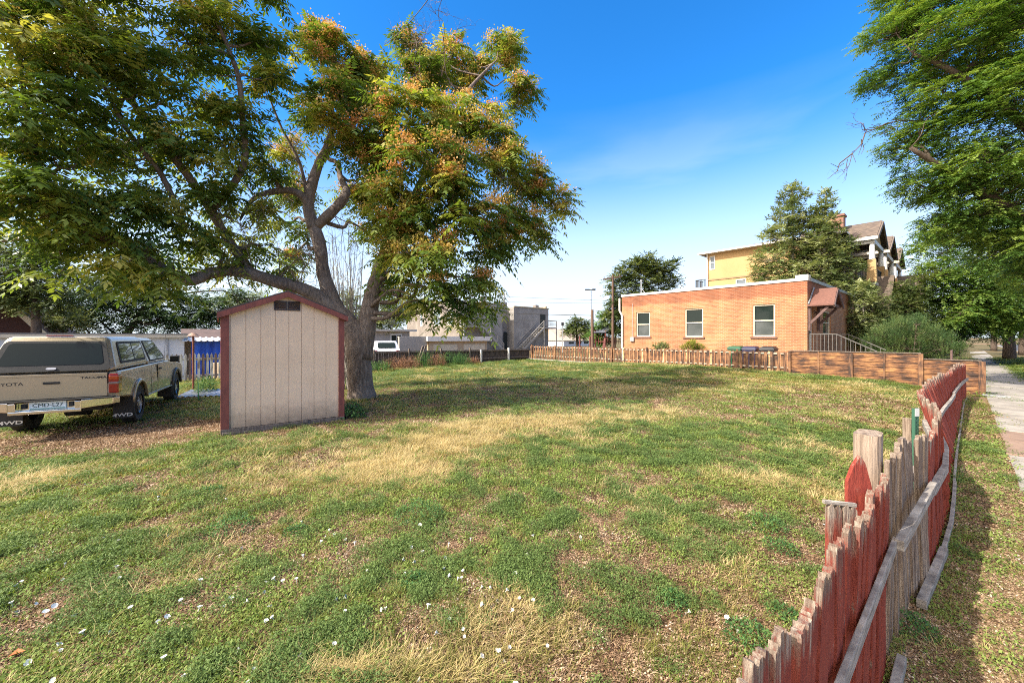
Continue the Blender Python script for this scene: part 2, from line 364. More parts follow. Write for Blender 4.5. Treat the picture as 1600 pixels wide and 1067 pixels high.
# ================================================================ GROUND COVER
def blade_tuft(nb, hmin, hmax, spread, w, seed, lean=0.5):
    r = np.random.default_rng(seed); q = []
    for i in range(nb):
        a = r.uniform(0, 6.283); d = spread * math.sqrt(r.random()); b0 = np.array([d * math.cos(a), d * math.sin(a), 0])
        a2 = a + r.normal(0, .8); h = r.uniform(hmin, hmax); le = h * lean * r.uniform(0.3, 1.6); dr = np.array([math.cos(a2), math.sin(a2), 0])
        sd = np.array([-dr[1], dr[0], 0]) * w * r.uniform(.7, 1.3)
        m1 = b0 + dr * le * .3 + np.array([0, 0, h * .6]); tip = b0 + dr * le + np.array([0, 0, h])
        q += [b0 - sd, b0 + sd, m1 + sd * .7, m1 - sd * .7, m1 - sd * .7, m1 + sd * .7, tip + sd * .1, tip - sd * .1]
    return np.array(q)
def leaf_tuft(nl, rad, h, ll, lw, seed, dome=True, flatness=0.5):
    r = np.random.default_rng(seed); q = []
    for i in range(nl):
        a = r.uniform(0, 6.283); d = rad * math.sqrt(r.random())
        zz = h * ((1 - (d / rad) ** 2) ** .5 if dome else 1) * r.uniform(0.3, 1.05)
        c = np.array([d * math.cos(a), d * math.sin(a), zz + .003]); a2 = r.uniform(0, 6.283); el = r.normal(0.25, flatness)
        dr = np.array([math.cos(a2) * math.cos(el), math.sin(a2) * math.cos(el), math.sin(el)])
        sd = np.cross(dr, [0, 0, 1]); sd = sd / (np.linalg.norm(sd) + 1e-6); sd = sd + np.array([0, 0, r.normal(0, .35)]); f = r.uniform(.6, 1.3)
        q += [c, c + dr * ll * f * .5 + sd * lw * f * .5, c + dr * ll * f, c + dr * ll * f * .5 - sd * lw * f * .5]
    return np.array(q)
def scatter(name, label, cat, verts, m, pts, rot, scl, tint):
    pm = np_mesh(name + '_tuft', verts, 4); pm.materials.append(m); po = bpy.data.objects.new(name + '_tuft', pm)
    me = bpy.data.meshes.new(name); me.vertices.add(len(pts)); me.vertices.foreach_set("co", np.asarray(pts, np.float32).ravel())
    for nm, ty, d in (("rot", 'FLOAT_VECTOR', rot), ("scl", 'FLOAT_VECTOR', scl), ("tint", 'FLOAT', tint)):
        a = me.attributes.new(nm, ty, 'POINT'); a.data.foreach_set("vector" if ty == 'FLOAT_VECTOR' else "value", np.asarray(d, np.float32).ravel())
    me.materials.append(m); o = link(name, me)
    ng = bpy.data.node_groups.new(name, 'GeometryNodeTree')
    ng.interface.new_socket("Geometry", in_out='INPUT', socket_type='NodeSocketGeometry'); ng.interface.new_socket("Geometry", in_out='OUTPUT', socket_type='NodeSocketGeometry')
    N = ng.nodes; L = ng.links; gi = N.new("NodeGroupInput"); go = N.new("NodeGroupOutput"); iop = N.new("GeometryNodeInstanceOnPoints"); oi = N.new("GeometryNodeObjectInfo")
    oi.inputs["Object"].default_value = po; oi.inputs["As Instance"].default_value = True
    L.new(gi.outputs[0], iop.inputs["Points"]); L.new(oi.outputs["Geometry"], iop.inputs["Instance"])
    for nm, sk in (("rot", "Rotation"), ("scl", "Scale")):
        na = N.new("GeometryNodeInputNamedAttribute"); na.data_type = 'FLOAT_VECTOR'; na.inputs["Name"].default_value = nm; L.new(na.outputs["Attribute"], iop.inputs[sk])
    L.new(iop.outputs[0], go.inputs[0])
    o.modifiers.new("scatter", 'NODES').node_group = ng
    return tag(o, label, cat, kind='stuff')
GR = [(0.0, (0.085, 0.12, 0.025)), (0.35, (0.18, 0.20, 0.045)), (0.6, (0.33, 0.29, 0.09)), (0.8, (0.48, 0.38, 0.17)), (1.0, (0.66, 0.52, 0.27))]
m_grass = leafmat('grass_blades', GR, 0.3, 0.6, 'INSTANCER', 0.2)
m_weed = leafmat('weed_leaves', [(0, (0.075, 0.125, 0.025)), (0.45, (0.17, 0.24, 0.05)), (0.8, (0.28, 0.34, 0.09)), (1, (0.36, 0.34, 0.13))], 0.3, 0.6, 'INSTANCER', 0.2)
m_clump = leafmat('clump_leaves', [(0, (0.075, 0.125, 0.035)), (0.5, (0.14, 0.21, 0.058)), (1, (0.25, 0.31, 0.09))], 0.3, 0.6, 'INSTANCER', 0.2)
# candidate points: density falls and size grows with distance
def candidates(n_, y0, y1, pw=1.0):
    u = rng.random(n_); y = (y0 ** (2 - pw) + u * (y1 ** (2 - pw) - y0 ** (2 - pw))) ** (1 / (2 - pw))
    px = rng.uniform(-140, 1740, n_); x = (px - 800) / F * y
    return x, y
def in_bounds(x, y):
    s, q = UX * x + UY * y, -UY * x + UX * y
    ok = (q < 20.4) & (s < 19.0) | (q < 0.3)
    ok &= ~((q < -0.40) & (q > -1.75) & (rng.random(len(x)) > 0.012)) & (q > -4.3)
    lx, ly = x + 4.79, y - 6.45
    u_, v_ = lx * 0.802 + ly * 0.597, -lx * 0.597 + ly * 0.802
    ok &= ~((u_ > -0.02) & (u_ < 1.92) & (v_ > -0.02) & (v_ < 2.1))
    ok &= ~((y > 30) & (q > 0.5))
    return ok
x, y = candidates(230000, 1.25, 34, 1.3)
k = in_bounds(x, y); x = x[k]; y = y[k]
s_, q_ = UX * x + UY * y, -UY * x + UX * y
dry, dirt, grn_ = masks(x, y); dist = np.hypot(x, y); hn = fbm(x * 5.5 + 3, y * 5.5, 2); bn = fbm(x * 1.1 + 60, y * 1.1 + 20, 3)
r1 = rng.random(len(x)); keep = r1 > np.clip(0.63 + dirt * 0.6 - 0.34 * grn_ - 0.5 * dry + 0.5 * (fbm(x * 9 + 1, y * 9 + 4, 2) - .5), 0.05, 0.90)
r2 = rng.random(len(x))
longg = gauss(x, y, 700, 980, 0.9, 0.45) + gauss(x, y, 930, 985, 0.9, 0.45) + 0.8 * gauss(x, y, 1090, 930, 0.6, 0.4) + 0.2
isdry = r2 < dry * 0.95 * (0.6 + 0.4 * (hn > 0.45))
clump = (~isdry) & (grn_ * sstep(0.48, 0.60, hn) > 0.47) & (rng.random(len(x)) < 0.8)
bare = np.clip(1.1 * gauss(x, y, 190, 672, 3.0, .9, .35, -.1) + .9 * gauss(x, y, 60, 700, 2.0, .7, .2, -.1), 0, .9)
keep = keep & (rng.random(len(x)) > bare) & (clump | isdry | (rng.random(len(x)) < 0.80))
isgrass = (~isdry) & (~clump) & ((rng.random(len(x)) < 0.55 * longg + 0.2) | (dist > 13) & (rng.random(len(x)) < .5))
weed = (~isdry) & (~clump) & (~isgrass)
def place(name, label, cat, protos, m, sel, base, tint, grow=0.16):
    idx = np.nonzero(sel & keep)[0]; which = rng.integers(0, len(protos), len(idx))
    for j, pv in enumerate(protos):
        i = idx[which == j]; nn = len(i)
        if nn == 0: continue
        f = base * rng.uniform(0.6, 1.35, nn) * (1 + np.maximum(0, dist[i] - 3) * grow)
        fz = f / (1 + np.maximum(0, dist[i] - 4) * grow * 0.75)
        pts = np.stack([x[i], y[i], ground_z(x[i], y[i]) - 0.004], -1)
        rot = np.stack([rng.normal(0, .12, nn), rng.normal(0, .12, nn), rng.uniform(0, 6.28, nn)], -1)
        scatter(name, label, cat, pv, m, pts, rot, np.stack([f, f, fz], -1), np.clip(tint(i) + rng.normal(0, 0.09, nn), 0, 1))
lush = 0.35 * sstep(0.4, 0.7, bn)
place('straw_grass', 'dry straw-coloured grass lying in patches across the lot', 'grass', [blade_tuft(46, .012, .05, .07, .0016, 1, 1.6), blade_tuft(40, .01, .045, .08, .0015, 2, 2.0)], m_grass, isdry, 1.0, lambda i: 0.88 - 0.2 * lush[i])
place('grass', 'short yellowish green grass growing over the lot', 'grass', [blade_tuft(30, .012, .055, .05, .0017, 3, .8), blade_tuft(26, .012, .045, .055, .0018, 4, 1.1)], m_grass, isgrass, 0.9, lambda i: 0.36 - 0.30 * lush[i] + 0.30 * (rng.random(len(i)) < .3))
place('low_weeds', 'low creeping small-leaved weeds covering the lot', 'weeds', [leaf_tuft(46, .065, .022, .014, .0075, 5, False), leaf_tuft(42, .075, .028, .016, .008, 6, False)], m_weed, weed, 1.0, lambda i: 0.55 - 0.3 * lush[i])
place('weed_patches', 'blue-green feathery weeds in denser patches on the lot', 'weeds', [leaf_tuft(130, .07, .05, .012, .005, 7), leaf_tuft(120, .06, .06, .012, .005, 8)], m_clump, clump, 1.0, lambda i: 0.45 - 0.3 * lush[i])
# dead thatch and crumbs lying everywhere between the plants
m_thatch = leafmat('dead_thatch', [(0, (.09, .05, .03)), (.4, (.25, .155, .09)), (.75, (.46, .33, .21)), (1, (.68, .56, .42))], .1, .9, 'INSTANCER', .1)
sel = (dist < 15) & (rng.random(len(x)) < .75); ii = np.nonzero(sel)[0]; nn = len(ii); jx = x[ii] + rng.normal(0, .05, nn); jy = y[ii] + rng.normal(0, .05, nn); fsc = rng.uniform(.6, 1.3, nn) * (1 + np.maximum(0, dist[ii] - 3) * .12)
scatter('thatch', 'brown dead stalks and crumbs between the lawn weeds', 'litter', np.concatenate([blade_tuft(22, .001, .010, .075, .0018, 12, 4.0), leaf_tuft(16, .08, .004, .012, .009, 13, False, .15)]), m_thatch,
        np.stack([jx, jy, ground_z(jx, jy) + .001], -1), np.stack([np.zeros(nn), np.zeros(nn), rng.uniform(0, 6.28, nn)], -1), fsc[:, None] * np.ones((1, 3)), np.clip(rng.normal(.42, .25, nn), 0, 1))
# litter of straw and bark chips by the fence foot
sel = (np.exp(-((q_ + 0.15) / 0.22) ** 2) > 0.4) & (s_ > 0.8) & (s_ < 9); ii = np.nonzero(sel)[0]; ii = np.concatenate([ii, ii, ii]); nn = len(ii)
jx = x[ii] + rng.normal(0, .06, nn); jy = y[ii] + rng.normal(0, .06, nn)
scatter('straw_litter', 'dry stalks and wood chips littering the foot of the red fence', 'litter', blade_tuft(16, .002, .012, .05, .0016, 9, 6.0), m_grass,
        np.stack([jx, jy, ground_z(jx, jy)], -1), np.stack([np.zeros(nn), np.zeros(nn), rng.uniform(0, 6.28, nn)], -1), np.ones((nn, 3)) * rng.uniform(.5, 1.1, (nn, 1)), rng.uniform(.5, .95, nn))

lf = MB(); lf.add([(0, 0, .02), (.05, -.025, .035), (.11, 0, .03), (.05, .03, .045), (.06, 0, .02)], [(0, 1, 4), (1, 2, 4), (2, 3, 4), (3, 0, 4)]); o = lf.build('fallen_leaf', flat('orange_leaf', (.50, .16, .04), .6)); cx, cy = G(12, 1026, .02); o.location = (cx, cy, gz(cx, cy)); o.rotation_euler[2] = .5; o.scale = (.55, .55, .8); tag(o, 'curled orange fallen leaf in the near left corner of the lawn', 'leaf')
# ================================================================ flowers and single weed clumps
def flower_proto():
    mb = MB(); n_ = 10; vs = [(0, 0, 0.024)] + [(0.017 * (1 - .1*(i % 2)) * math.cos(2*math.pi*i/n_), 0.017 * (1 - .1*(i % 2)) * math.sin(2*math.pi*i/n_), 0.037 + 0.002 * (i % 2)) for i in range(n_)]
    mb.add(vs, [(0, 1 + i, 1 + (i+1) % n_) for i in range(n_)]); mb.tube([(0, 0, 0), (0.003, 0, 0.015), (0, 0, 0.029)], [0.001, 0.0012, 0.003], 5)
    return mb
fl_m = flat('white_petals', (0.85, 0.85, 0.80), 0.6)
fl0 = flower_proto().build('bindweed_flower', fl_m); n_fl = 0

fr = random.Random(11)
fpx = [(420,903),(432,906),(412,910),(443,910),(408,920),(360,935),(352,950),(291,1010),(285,940),(310,955),(238,973),(247,975),(256,968),(480,937),(530,937),(532,932),(473,870),(578,890),(604,946),(543,839),(708,898),(712,905),(727,892),(760,936),(723,902),(775,1006),(783,1007),(667,945),(603,950),(505,838),(500,845),(521,835),(516,828),(472,815),(330,768),(350,780),(555,850),(835,836),(1040,910),(1070,925),(904,833),(902,838),(660,862),(641,873),(700,852),(693,868),(32,948),(30,918),(20,946),(46,947),(100,885),(187,908),(132,992),(48,1030),(97,1012),(390,1047),(392,1060),(290,1058),(663,1053),(770,928),(762,933),(815,925),(796,948),(724,985),(722,975),(855,990),(835,930),(1047,1030),(827,862),(735,842),(1138,928),(1148,943)]
for _ in range(55): fpx.append((fr.uniform(10, 820), 740 + 320 * fr.random() ** 0.8))
for px, py in fpx:
    gx_, gy_ = G(px, py, .03); o = fl0 if n_fl == 0 else fl0.copy()
    if n_fl: C.objects.link(o)
    o.location = (gx_, gy_, gz(gx_, gy_) + fr.uniform(-.005, .015)); sf = fr.uniform(.5, .95) * (1 + max(0, gy_ - 2.5) * .05); o.scale = (sf, sf, 1)
    o.rotation_euler = (fr.gauss(0.15, .5), fr.gauss(-.2, .5), fr.uniform(0, 6.28)); n_fl += 1
    tag(o, 'white trumpet-shaped bindweed flower open in the lawn', 'flower', 'white bindweed flowers scattered over the lawn')
m_cl2 = leafmat('bushy_weed', [(0, (0.035, 0.09, 0.03)), (0.5, (0.07, 0.17, 0.05)), (1, (0.15, 0.26, 0.07))], 0.3, 0.6, spec=.2)
for i, (px, py, r_, lb) in enumerate([(1170, 985, .13, 'bushy green weed clump beside the foot of the red pickets, nearest the frame corner'), (1222, 945, .09, 'small bushy weed clump tucked against the red fence'), (1048, 918, .10, 'dark bushy weed alone on bare soil, left of the red fence'),
        (648, 912, .09, 'round feathery weed clump among white flowers in the near grass'), (360, 830, .16, 'loose bright green weed clump in front of the shed'), (462, 832, .09, 'small round weed tuft on brown soil in front of the shed'),
        (326, 772, .12, 'flat green weed clump near the shed corner'), (655, 810, .2, 'wide feathery weed clump at the edge of the straw patch'), (1195, 822, .16, 'bushy weed clump midway along the lawn by the fence post'), (1218, 852, .12, 'small round weed by the leaning red board'), (1412, 975, .14, 'green weed growing at the street side foot of grey pickets')]):
    g = -.2 if i == 10 else (-.1 if px > 1150 else 0.0)
    cx, cy = G(px, py, g); nl = int(5200 * r_)
    mm = np_mesh('weed_clump', leaf_tuft(nl, r_ * 1.15, r_ * .75, .022, .008, 40 + i), 4, np.repeat(np.random.default_rng(i).random(nl), 1))
    o = link('weed_clump', mm, m_cl2); o.location = (cx, cy, gz(cx, cy) - .005); tag(o, lb, 'weed', 'bushy weeds standing out of the lawn')
# ================================================================ SHED
def siding(name, c1, c2):
    m, n, l, b = newmat(name); b.inputs["Roughness"].default_value = 0.75
    v = coords(n, l, (1, 1, 1)); f = noise(n, l, v, 2.2, 6, 0.65)
    col = ramp(n, l, f, [(0.3, c1), (0.7, c2)])
    g = noise(n, l, coords(n, l, (18, 18, 1.2)), 5, 6, 0.7)
    col = mixc(n, l, ramp(n, l, g, [(0.62, (0, 0, 0)), (0.72, (0.35, 0.35, 0.35))]), col, (0.13, 0.10, 0.07))
    sp = n.new("ShaderNodeSeparateXYZ"); l.new(v, sp.inputs[0]); ms = n.new("ShaderNodeMath"); ms.operation = 'MULTIPLY_ADD'; l.new(noise(n, l, v, 9, 6, .75), ms.inputs[0]); ms.inputs[1].default_value = -0.5; l.new(sp.outputs[2], ms.inputs[2])
    rr = n.new("ShaderNodeMapRange"); rr.inputs["From Min"].default_value = -.18; rr.inputs["From Max"].default_value = .22; rr.inputs["To Min"].default_value = .75; rr.inputs["To Max"].default_value = 0.0; l.new(ms.outputs[0], rr.inputs["Value"])
    col = mixc(n, l, rr.outputs[0], col, (0.20, 0.14, 0.09))
    st = noise(n, l, coords(n, l, (5, 5, .35)), 2.0, 6, .7); col = mixc(n, l, ramp(n, l, st, [(.55, (0, 0, 0)), (.8, (.22, .22, .22))]), col, (.30, .22, .15))
    sc_ = noise(n, l, v, 26, 3, .6); col = mixc(n, l, ramp(n, l, sc_, [(.70, (0, 0, 0)), (.74, (.5, .5, .5))]), col, (.16, .11, .07))
    l.new(col, b.inputs["Base Color"]); bump(n, l, b, g, 0.5, 0.006); return m
SH = empty('shed', (-4.79, 6.45, -0.02), math.atan2(0.597, 0.802), 'small tan garden shed with red-brown trim and a gable vent, standing before the big tree', 'shed')
sw, sd_, ez, rz_ = 1.886, 2.0, 2.04, 2.42
m_tan = siding('tan_siding', (0.72, 0.54, 0.39), (0.64, 0.47, 0.33)); m_red = mat('red_brown_trim', (0.22, 0.06, 0.045), (0.15, 0.042, 0.033), 8, 0.7, stretch=(3, 3, 1), bs=0.3)
zb = 0.10
def gable(x): return ez + (rz_ - ez) * (1 - abs(x - sw/2) / (sw/2))
edges = [0.055, 0.11, 0.325, 0.54, 0.755, 0.965, 1.17, 1.375, 1.58, sw - 0.055]
mb = MB()
for a, b_ in zip(edges[:-1], edges[1:]):
    a2, b2 = a + 0.004, b_ - 0.004
    xs = [a2] + ([sw/2] if a2 < sw/2 < b2 else []) + [b2]
    poly = [(xx, zb) for xx in (a2, b2)] + [(xx, gable(xx) - 0.02) for xx in reversed(xs)]
    mb.prism(poly, (0, 0, 0), (1, 0, 0), (0, 0, 1), (0, 1, 0), 0.02)
mb.prism([(0.03, zb), (sw-0.03, zb), (sw-0.03, gable(0.03)-.03), (sw/2, rz_-.03), (0.03, gable(0.03)-.03)], (0, 0.012, 0), (1, 0, 0), (0, 0, 1), (0, 1, 0), 0.02)
mb.box(0.02, 0.04, 0.033, sd_, zb, ez - 0.02); mb.box(sw-0.04, sw-0.02, 0.033, sd_, zb, ez - 0.02)
mb.prism([(0.03, zb), (sw-0.03, zb), (sw-0.03, gable(0.03)-.03), (sw/2, rz_-.03), (0.03, gable(0.03)-.03)], (0, sd_-.02, 0), (1, 0, 0), (0, 0, 1), (0, 1, 0), 0.02)
mb.build('wall', m_tan, SH)
for a, b_ in ((-0.02, 0.095), (sw - 0.085, sw + 0.02)):
    MB().box(a, b_, -0.022, -0.002, zb - 0.04, gable(a if a > 0 else b_) - 0.06).build('corner_board', m_red, SH, 0.003)
MB().box(-0.022, -0.004, -0.02, 0.08, zb - .04, ez - 0.04).build('corner_board', m_red, SH, 0.003)
ov = 0.07
rf = MB()
for sg in (-1, 1):
    e = sw/2 + sg * (sw/2 + ov); ze = ez - (rz_-ez) / (sw/2) * ov
    rf.hexa([(sw/2, -.09, rz_), (e, -.09, ze), (e, sd_+.08, ze), (sw/2, sd_+.08, rz_), (sw/2, -.09, rz_+.035), (e, -.09, ze+.035), (e, sd_+.08, ze+.035), (sw/2, sd_+.08, rz_+.035)])
rf.build('roof', mat('dark_shingles', (0.05, 0.04, 0.038), (0.10, 0.08, 0.07), 30, 0.9, bs=0.6), SH)
fb = MB()
for sg in (-1, 1):
    e = sw/2 + sg * (sw/2 + ov); ze = ez - (rz_-ez) / (sw/2) * ov
    fb.hexa([(sw/2, -.10, rz_-.085), (e, -.10, ze-.085), (e, -.075, ze-.085), (sw/2, -.075, rz_-.085), (sw/2, -.10, rz_+.008), (e, -.10, ze+.008), (e, -.075, ze+.008), (sw/2, -.075, rz_+.008)])
    fb.box(min(e, e - sg*.02), max(e, e - sg*.02), -.07, sd_ + .05, ze - .08, ze)
fb.build('fascia', m_red, SH)
vt = MB(); m_brown = flat('vent_brown', (0.035, 0.022, 0.022), 0.5)
for x0, x1 in ((0.735, 0.935), (0.945, 1.145)):
    vt.box(x0, x1, -.014, .0, 2.10, 2.125); vt.box(x0, x1, -.014, 0, 2.245, 2.27); vt.box(x0, x0+.012, -.014, 0, 2.12, 2.25); vt.box(x1-.012, x1, -.014, 0, 2.12, 2.25)
    for i in range(7): z = 2.13 + i * .0165; vt.hexa([(x0+.01, -.012, z), (x1-.01, -.012, z), (x1-.01, -.001, z+.01), (x0+.01, -.001, z+.01), (x0+.01, -.012, z+.005), (x1-.01, -.012, z+.005), (x1-.01, -.001, z+.015), (x0+.01, -.001, z+.015)])
o = vt.build('vent', m_brown, SH); o['label'] = 'dark brown louvred gable vent in two halves'
bb = MB()
bb.bar((-.02, 0, .05), (sw+.02, 0, .045), .06, .09); bb.bar((-.0, -.035, .02), (sw, -.03, -.01), .05, .05); bb.bar((.01, 0, .05), (.01, sd_, .05), .06, .09); bb.bar((sw-.01, 0, .05), (sw-.01, sd_, .05), .06, .09)
bb.box(1.18, 1.27, -.05, -.02, .06, .12)
bb.build('base_skid', M['dkwood'], SH, 0.006)

# ================================================================ RED PICKET FENCE BY THE SIDEWALK
top = np.array([(0.7, .31), (1.7, .296), (2.73, .286), (3.3, .29), (3.85, .30), (4.37, .18), (5.79, .157), (6.32, .24), (6.85, .31), (7.9, .44), (9.0, .47), (10.3, .36), (14.6, .20), (17.9, -.02)])
basq = np.array([(0.7, .33), (3.4, .29), (3.9, .22), (5.35, .14), (6.5, .12), (9.9, .10), (16.6, .05), (17.9, -.02)])
def fq(tab, s):   # smooth through the measured points
    s = np.asarray(s, float); w = 0; v = 0
    for d, k in ((-.25, 1), (0, 2), (.25, 1)): v = v + k * np.interp(s + d, tab[:, 0], tab[:, 1]); w += k
    return v / w
def redwood(name, grey_all=False, dark=1.0, wz=1.11):
    m, n, l, b = newmat(name); b.inputs["Roughness"].default_value = 0.82; b.inputs["Specular IOR Level"].default_value = 0.25
    t = n.new("ShaderNodeTexCoord"); sp = n.new("ShaderNodeSeparateXYZ"); l.new(t.outputs["Object"], sp.inputs[0])
    grain = noise(n, l, coords(n, l, (70, 70, 3.0)), 1.0, 7, 0.7); patch = noise(n, l, coords(n, l, (14, 14, 5)), 1.0, 8, 0.78); crack = noise(n, l, coords(n, l, (40, 40, 4)), 1.6, 5, 0.75)
    wood = ramp(n, l, grain, [(0.30, (0.06, 0.04, 0.03)), (0.5, (0.20, 0.15, 0.115)), (0.72, (0.42, 0.35, 0.28))])
    red = ramp(n, l, patch, [(0.3, (0.17 * dark, 0.032, 0.024)), (0.6, (0.26 * dark, 0.058, 0.038)), (0.8, (0.19 * dark, 0.045, 0.032))])
    red = mixc(n, l, ramp(n, l, crack, [(0.33, (0.8, 0.8, 0.8)), (0.42, (0, 0, 0))]), red, (0.06, 0.02, 0.015))
    mm = n.new("ShaderNodeMath"); mm.operation = 'MULTIPLY_ADD'; l.new(patch, mm.inputs[0]); mm.inputs[1].default_value = 0.45; l.new(sp.outputs[2], mm.inputs[2])
    mm2 = n.new("ShaderNodeMath"); mm2.operation = 'MULTIPLY_ADD'; l.new(grain, mm2.inputs[0]); mm2.inputs[1].default_value = 0.30; l.new(mm.outputs[0], mm2.inputs[2])
    r = n.new("ShaderNodeMapRange"); r.inputs["From Min"].default_value = wz; r.inputs["From Max"].default_value = wz + .11; l.new(mm2.outputs[0], r.inputs["Value"])
    wear = n.new("ShaderNodeMath"); wear.operation = 'MAXIMUM'; l.new(r.outputs[0], wear.inputs[0])
    l.new(ramp(n, l, patch, [(0.60, (0, 0, 0)), (0.66, (0.8, 0.8, 0.8))]) if not grey_all else ramp(n, l, patch, [(0.22, (0.1, 0.1, 0.1)), (0.30, (0.97, 0.97, 0.97))]), wear.inputs[1])
    l.new(mixc(n, l, wear.outputs[0], red, wood), b.inputs["Base Color"]); bump(n, l, b, crack, 1.0, 0.012); return m
m_redf = redwood('weathered_red_paint'); m_redb = redwood('bright_red_board', False, 1.2, 1.30); m_greyf = redwood('bare_grey_boards', True)
m_rail = mat('grey_rail_wood', (0.13, 0.11, 0.095), (0.42, 0.38, 0.33), 1.0, 0.9, stretch=(8, 8, 60), bs=0.7, lo=.3, hi=.7)
RF = empty('picket_fence', (0, 0, 0), RZ, 'weathered red picket fence with ragged grey tops, snaking along the sidewalk', 'fence')
def picket(s, w, ht, th=0.022, ragged=0.03, npt=6, jit=0.0, seed=0, slant=0.0):
    r = random.Random(seed); zb = gz(*W(s, float(fq(basq, s)))[:2]) - 0.03
    q0 = float(fq(basq, s)); q1 = float(fq(top, s)); dq = float(fq(top, s + .06) - fq(top, s - .06)) / .12
    q0 += jit; q1 += jit
    us = np.linspace(-w/2, w/2, npt + 1); mb = MB()
    prof = []
    for i, u in enumerate(us):
        f = 1 - (abs(u) / (w/2)) ** 3 * 0.25; hh = ht - (1 - f) * .06 - r.random() * ragged * (1.0 if i % 2 else .35) + slant * u
        prof.append((u, hh))
    levels = [0, .35, .7, 1.0]; vs = []; fs = []; nl = len(levels); nu = len(us)
    A = Vector((1, dq, 0)).normalized(); N = Vector((-A.y, A.x, 0))
    for side in (0, 1):
        for iu, (u, hh) in enumerate(prof):
            groove = (0.0035 if iu % 2 else 0) * (1 if side else -1)
            for k, lv in enumerate(levels):
                z = zb + (hh - zb) * lv; f = (z + .25) / 1.1; q = q0 + (q1 - q0) * f
                p = Vector((s, q, z)) + A * u * (1 - .04 * lv) + N * (th * (side - .5) - groove + 0.006 * math.sin(5 * lv + seed))
                vs.append(p)
    idx = lambda sd, iu, k: sd * nu * nl + iu * nl + k
    for iu in range(nu - 1):
        for k in range(nl - 1):
            fs.append((idx(0, iu, k), idx(0, iu+1, k), idx(0, iu+1, k+1), idx(0, iu, k+1)))
            fs.append((idx(1, iu, k), idx(1, iu, k+1), idx(1, iu+1, k+1), idx(1, iu+1, k)))
        fs.append((idx(0, iu, nl-1), idx(0, iu+1, nl-1), idx(1, iu+1, nl-1), idx(1, iu, nl-1)))
        fs.append((idx(0, iu, 0), idx(1, iu, 0), idx(1, iu+1, 0), idx(0, iu+1, 0)))
    for iu in (0, nu - 1):
        for k in range(nl - 1): fs.append((idx(0, iu, k), idx(0, iu, k+1), idx(1, iu, k+1), idx(1, iu, k)))
    mb.add(vs, fs); return mb
s = 0.78; i = 0; far_mb = MB()
while s < 17.85:
    w = random.uniform(0.075, 0.105) if s > 1.9 else random.uniform(.10, .13)
    grey = 3.02 < s < 4.35
    ht = 0.845 + random.uniform(-.035, .03) + (0.03 if grey else 0) + (0.05 * math.sin(s * 1.3) if s > 5 else 0)
    mbp = picket(s, w, ht, random.uniform(.02, .032), 0.085 if s < 3 else .055, 12 if s < 3 else 6, random.uniform(-.012, .012), i, random.uniform(-.2, .2))
    if i < 99: mbp.build('picket', m_greyf if grey else m_redf, RF)
    else: far_mb.add(mbp.v, mbp.f)
    s += w + (random.uniform(0.004, 0.016) if s < 6 else random.uniform(0.002, .02)) + (0.02 if grey else 0); i += 1
o = far_mb.build('far_pickets', m_redf, RF); o['kind'] = 'stuff'
def rail(s0, s1, z0, z1, off, w, h, name='rail', n_=10):
    pts = []
    mb = MB(); prev = None
    for k in range(n_ + 1):
        t = k / n_; s = s0 + (s1 - s0) * t; z = z0 + (z1 - z0) * t; f = (z + .25) / 1.1; q = float(fq(basq, s)) * (1 - f) + float(fq(top, s)) * f + off
        pts.append(Vector((s, q, z)))
    for a, b_ in zip(pts[:-1], pts[1:]): mb.bar(a, b_ + (b_ - a) * .01, w, h)
    o = mb.build(name, m_rail, RF, 0.004); return o
rail(0.7, 3.02, .45, .46, -.04, .022, .06, n_=1); rail(2.98, 4.25, .47, .50, -.06, .04, .06, n_=1); rail(4.27, 7.0, .46, .40, -.05, .04, .07, n_=3)
rail(7.0, 12.4, .42, .38, -.06, .04, .07, n_=4); rail(12.4, 17.8, .40, .36, -.05, .04, .07, n_=4)
rail(0.7, 3.1, .36, .37, .045, .03, .06, n_=8); rail(3.1, 7, .55, .55, .05, .04, .07); 
rail(3.75, 4.8, -.17, -.16, -.06, .05, .06, 'bottom_board', 1); rail(4.85, 7.2, -.18, -.18, -.055, .03, .06, 'bottom_board', 3); rail(7.2, 17.8, -.18, -.2, -.05, .025, .06, 'bottom_board', 8)
rail(.8, 3.0, -.16, -.17, -.07, .04, .06, 'bottom_board', 1)
def lotbox(s, q, z0, z1, w, d, lean=(0, 0)):
    mb = MB(); n_ = 14; vs = []; L_ = 3
    pr = [(w/2 * math.copysign(abs(math.cos(a))**.6, math.cos(a)), d/2 * math.copysign(abs(math.sin(a))**.6, math.sin(a))) for a in [2*math.pi*(i+.5)/n_ for i in range(n_)]]
    for k in range(L_ + 1):
        t = k / L_
        for a, b_ in pr: vs.append((s + a + lean[0]*t, q + b_ + lean[1]*t, z0 + (z1-z0)*t + (random.uniform(-.012, .006) if k == L_ else 0)))
    fs = [(k*n_+i, k*n_+(i+1)%n_, (k+1)*n_+(i+1)%n_, (k+1)*n_+i) for k in range(L_) for i in range(n_)] + [tuple(range(L_*n_, (L_+1)*n_))]
    return mb.add(vs, fs)
m_post = mat('old_grey_post', (0.13, 0.09, 0.065), (0.40, 0.31, 0.24), 1.0, 0.95, stretch=(50, 50, 2.5), bs=0.9, lo=.3, hi=.7)
o = lotbox(3.13, .375, -.2, 1.035, .15, .13, (.0, .0)).build('post', m_post, RF); o['label'] = 'thick square grey fence post rising above the pickets'
for s0 in (5.3, 8.1, 10.6, 13.1, 15.5, 17.8): lotbox(s0, float(fq(top, s0)) + .10, -.25, .42 if s0 < 10 else .6, .1, .1, (0, .0)).build('post', m_post, RF)
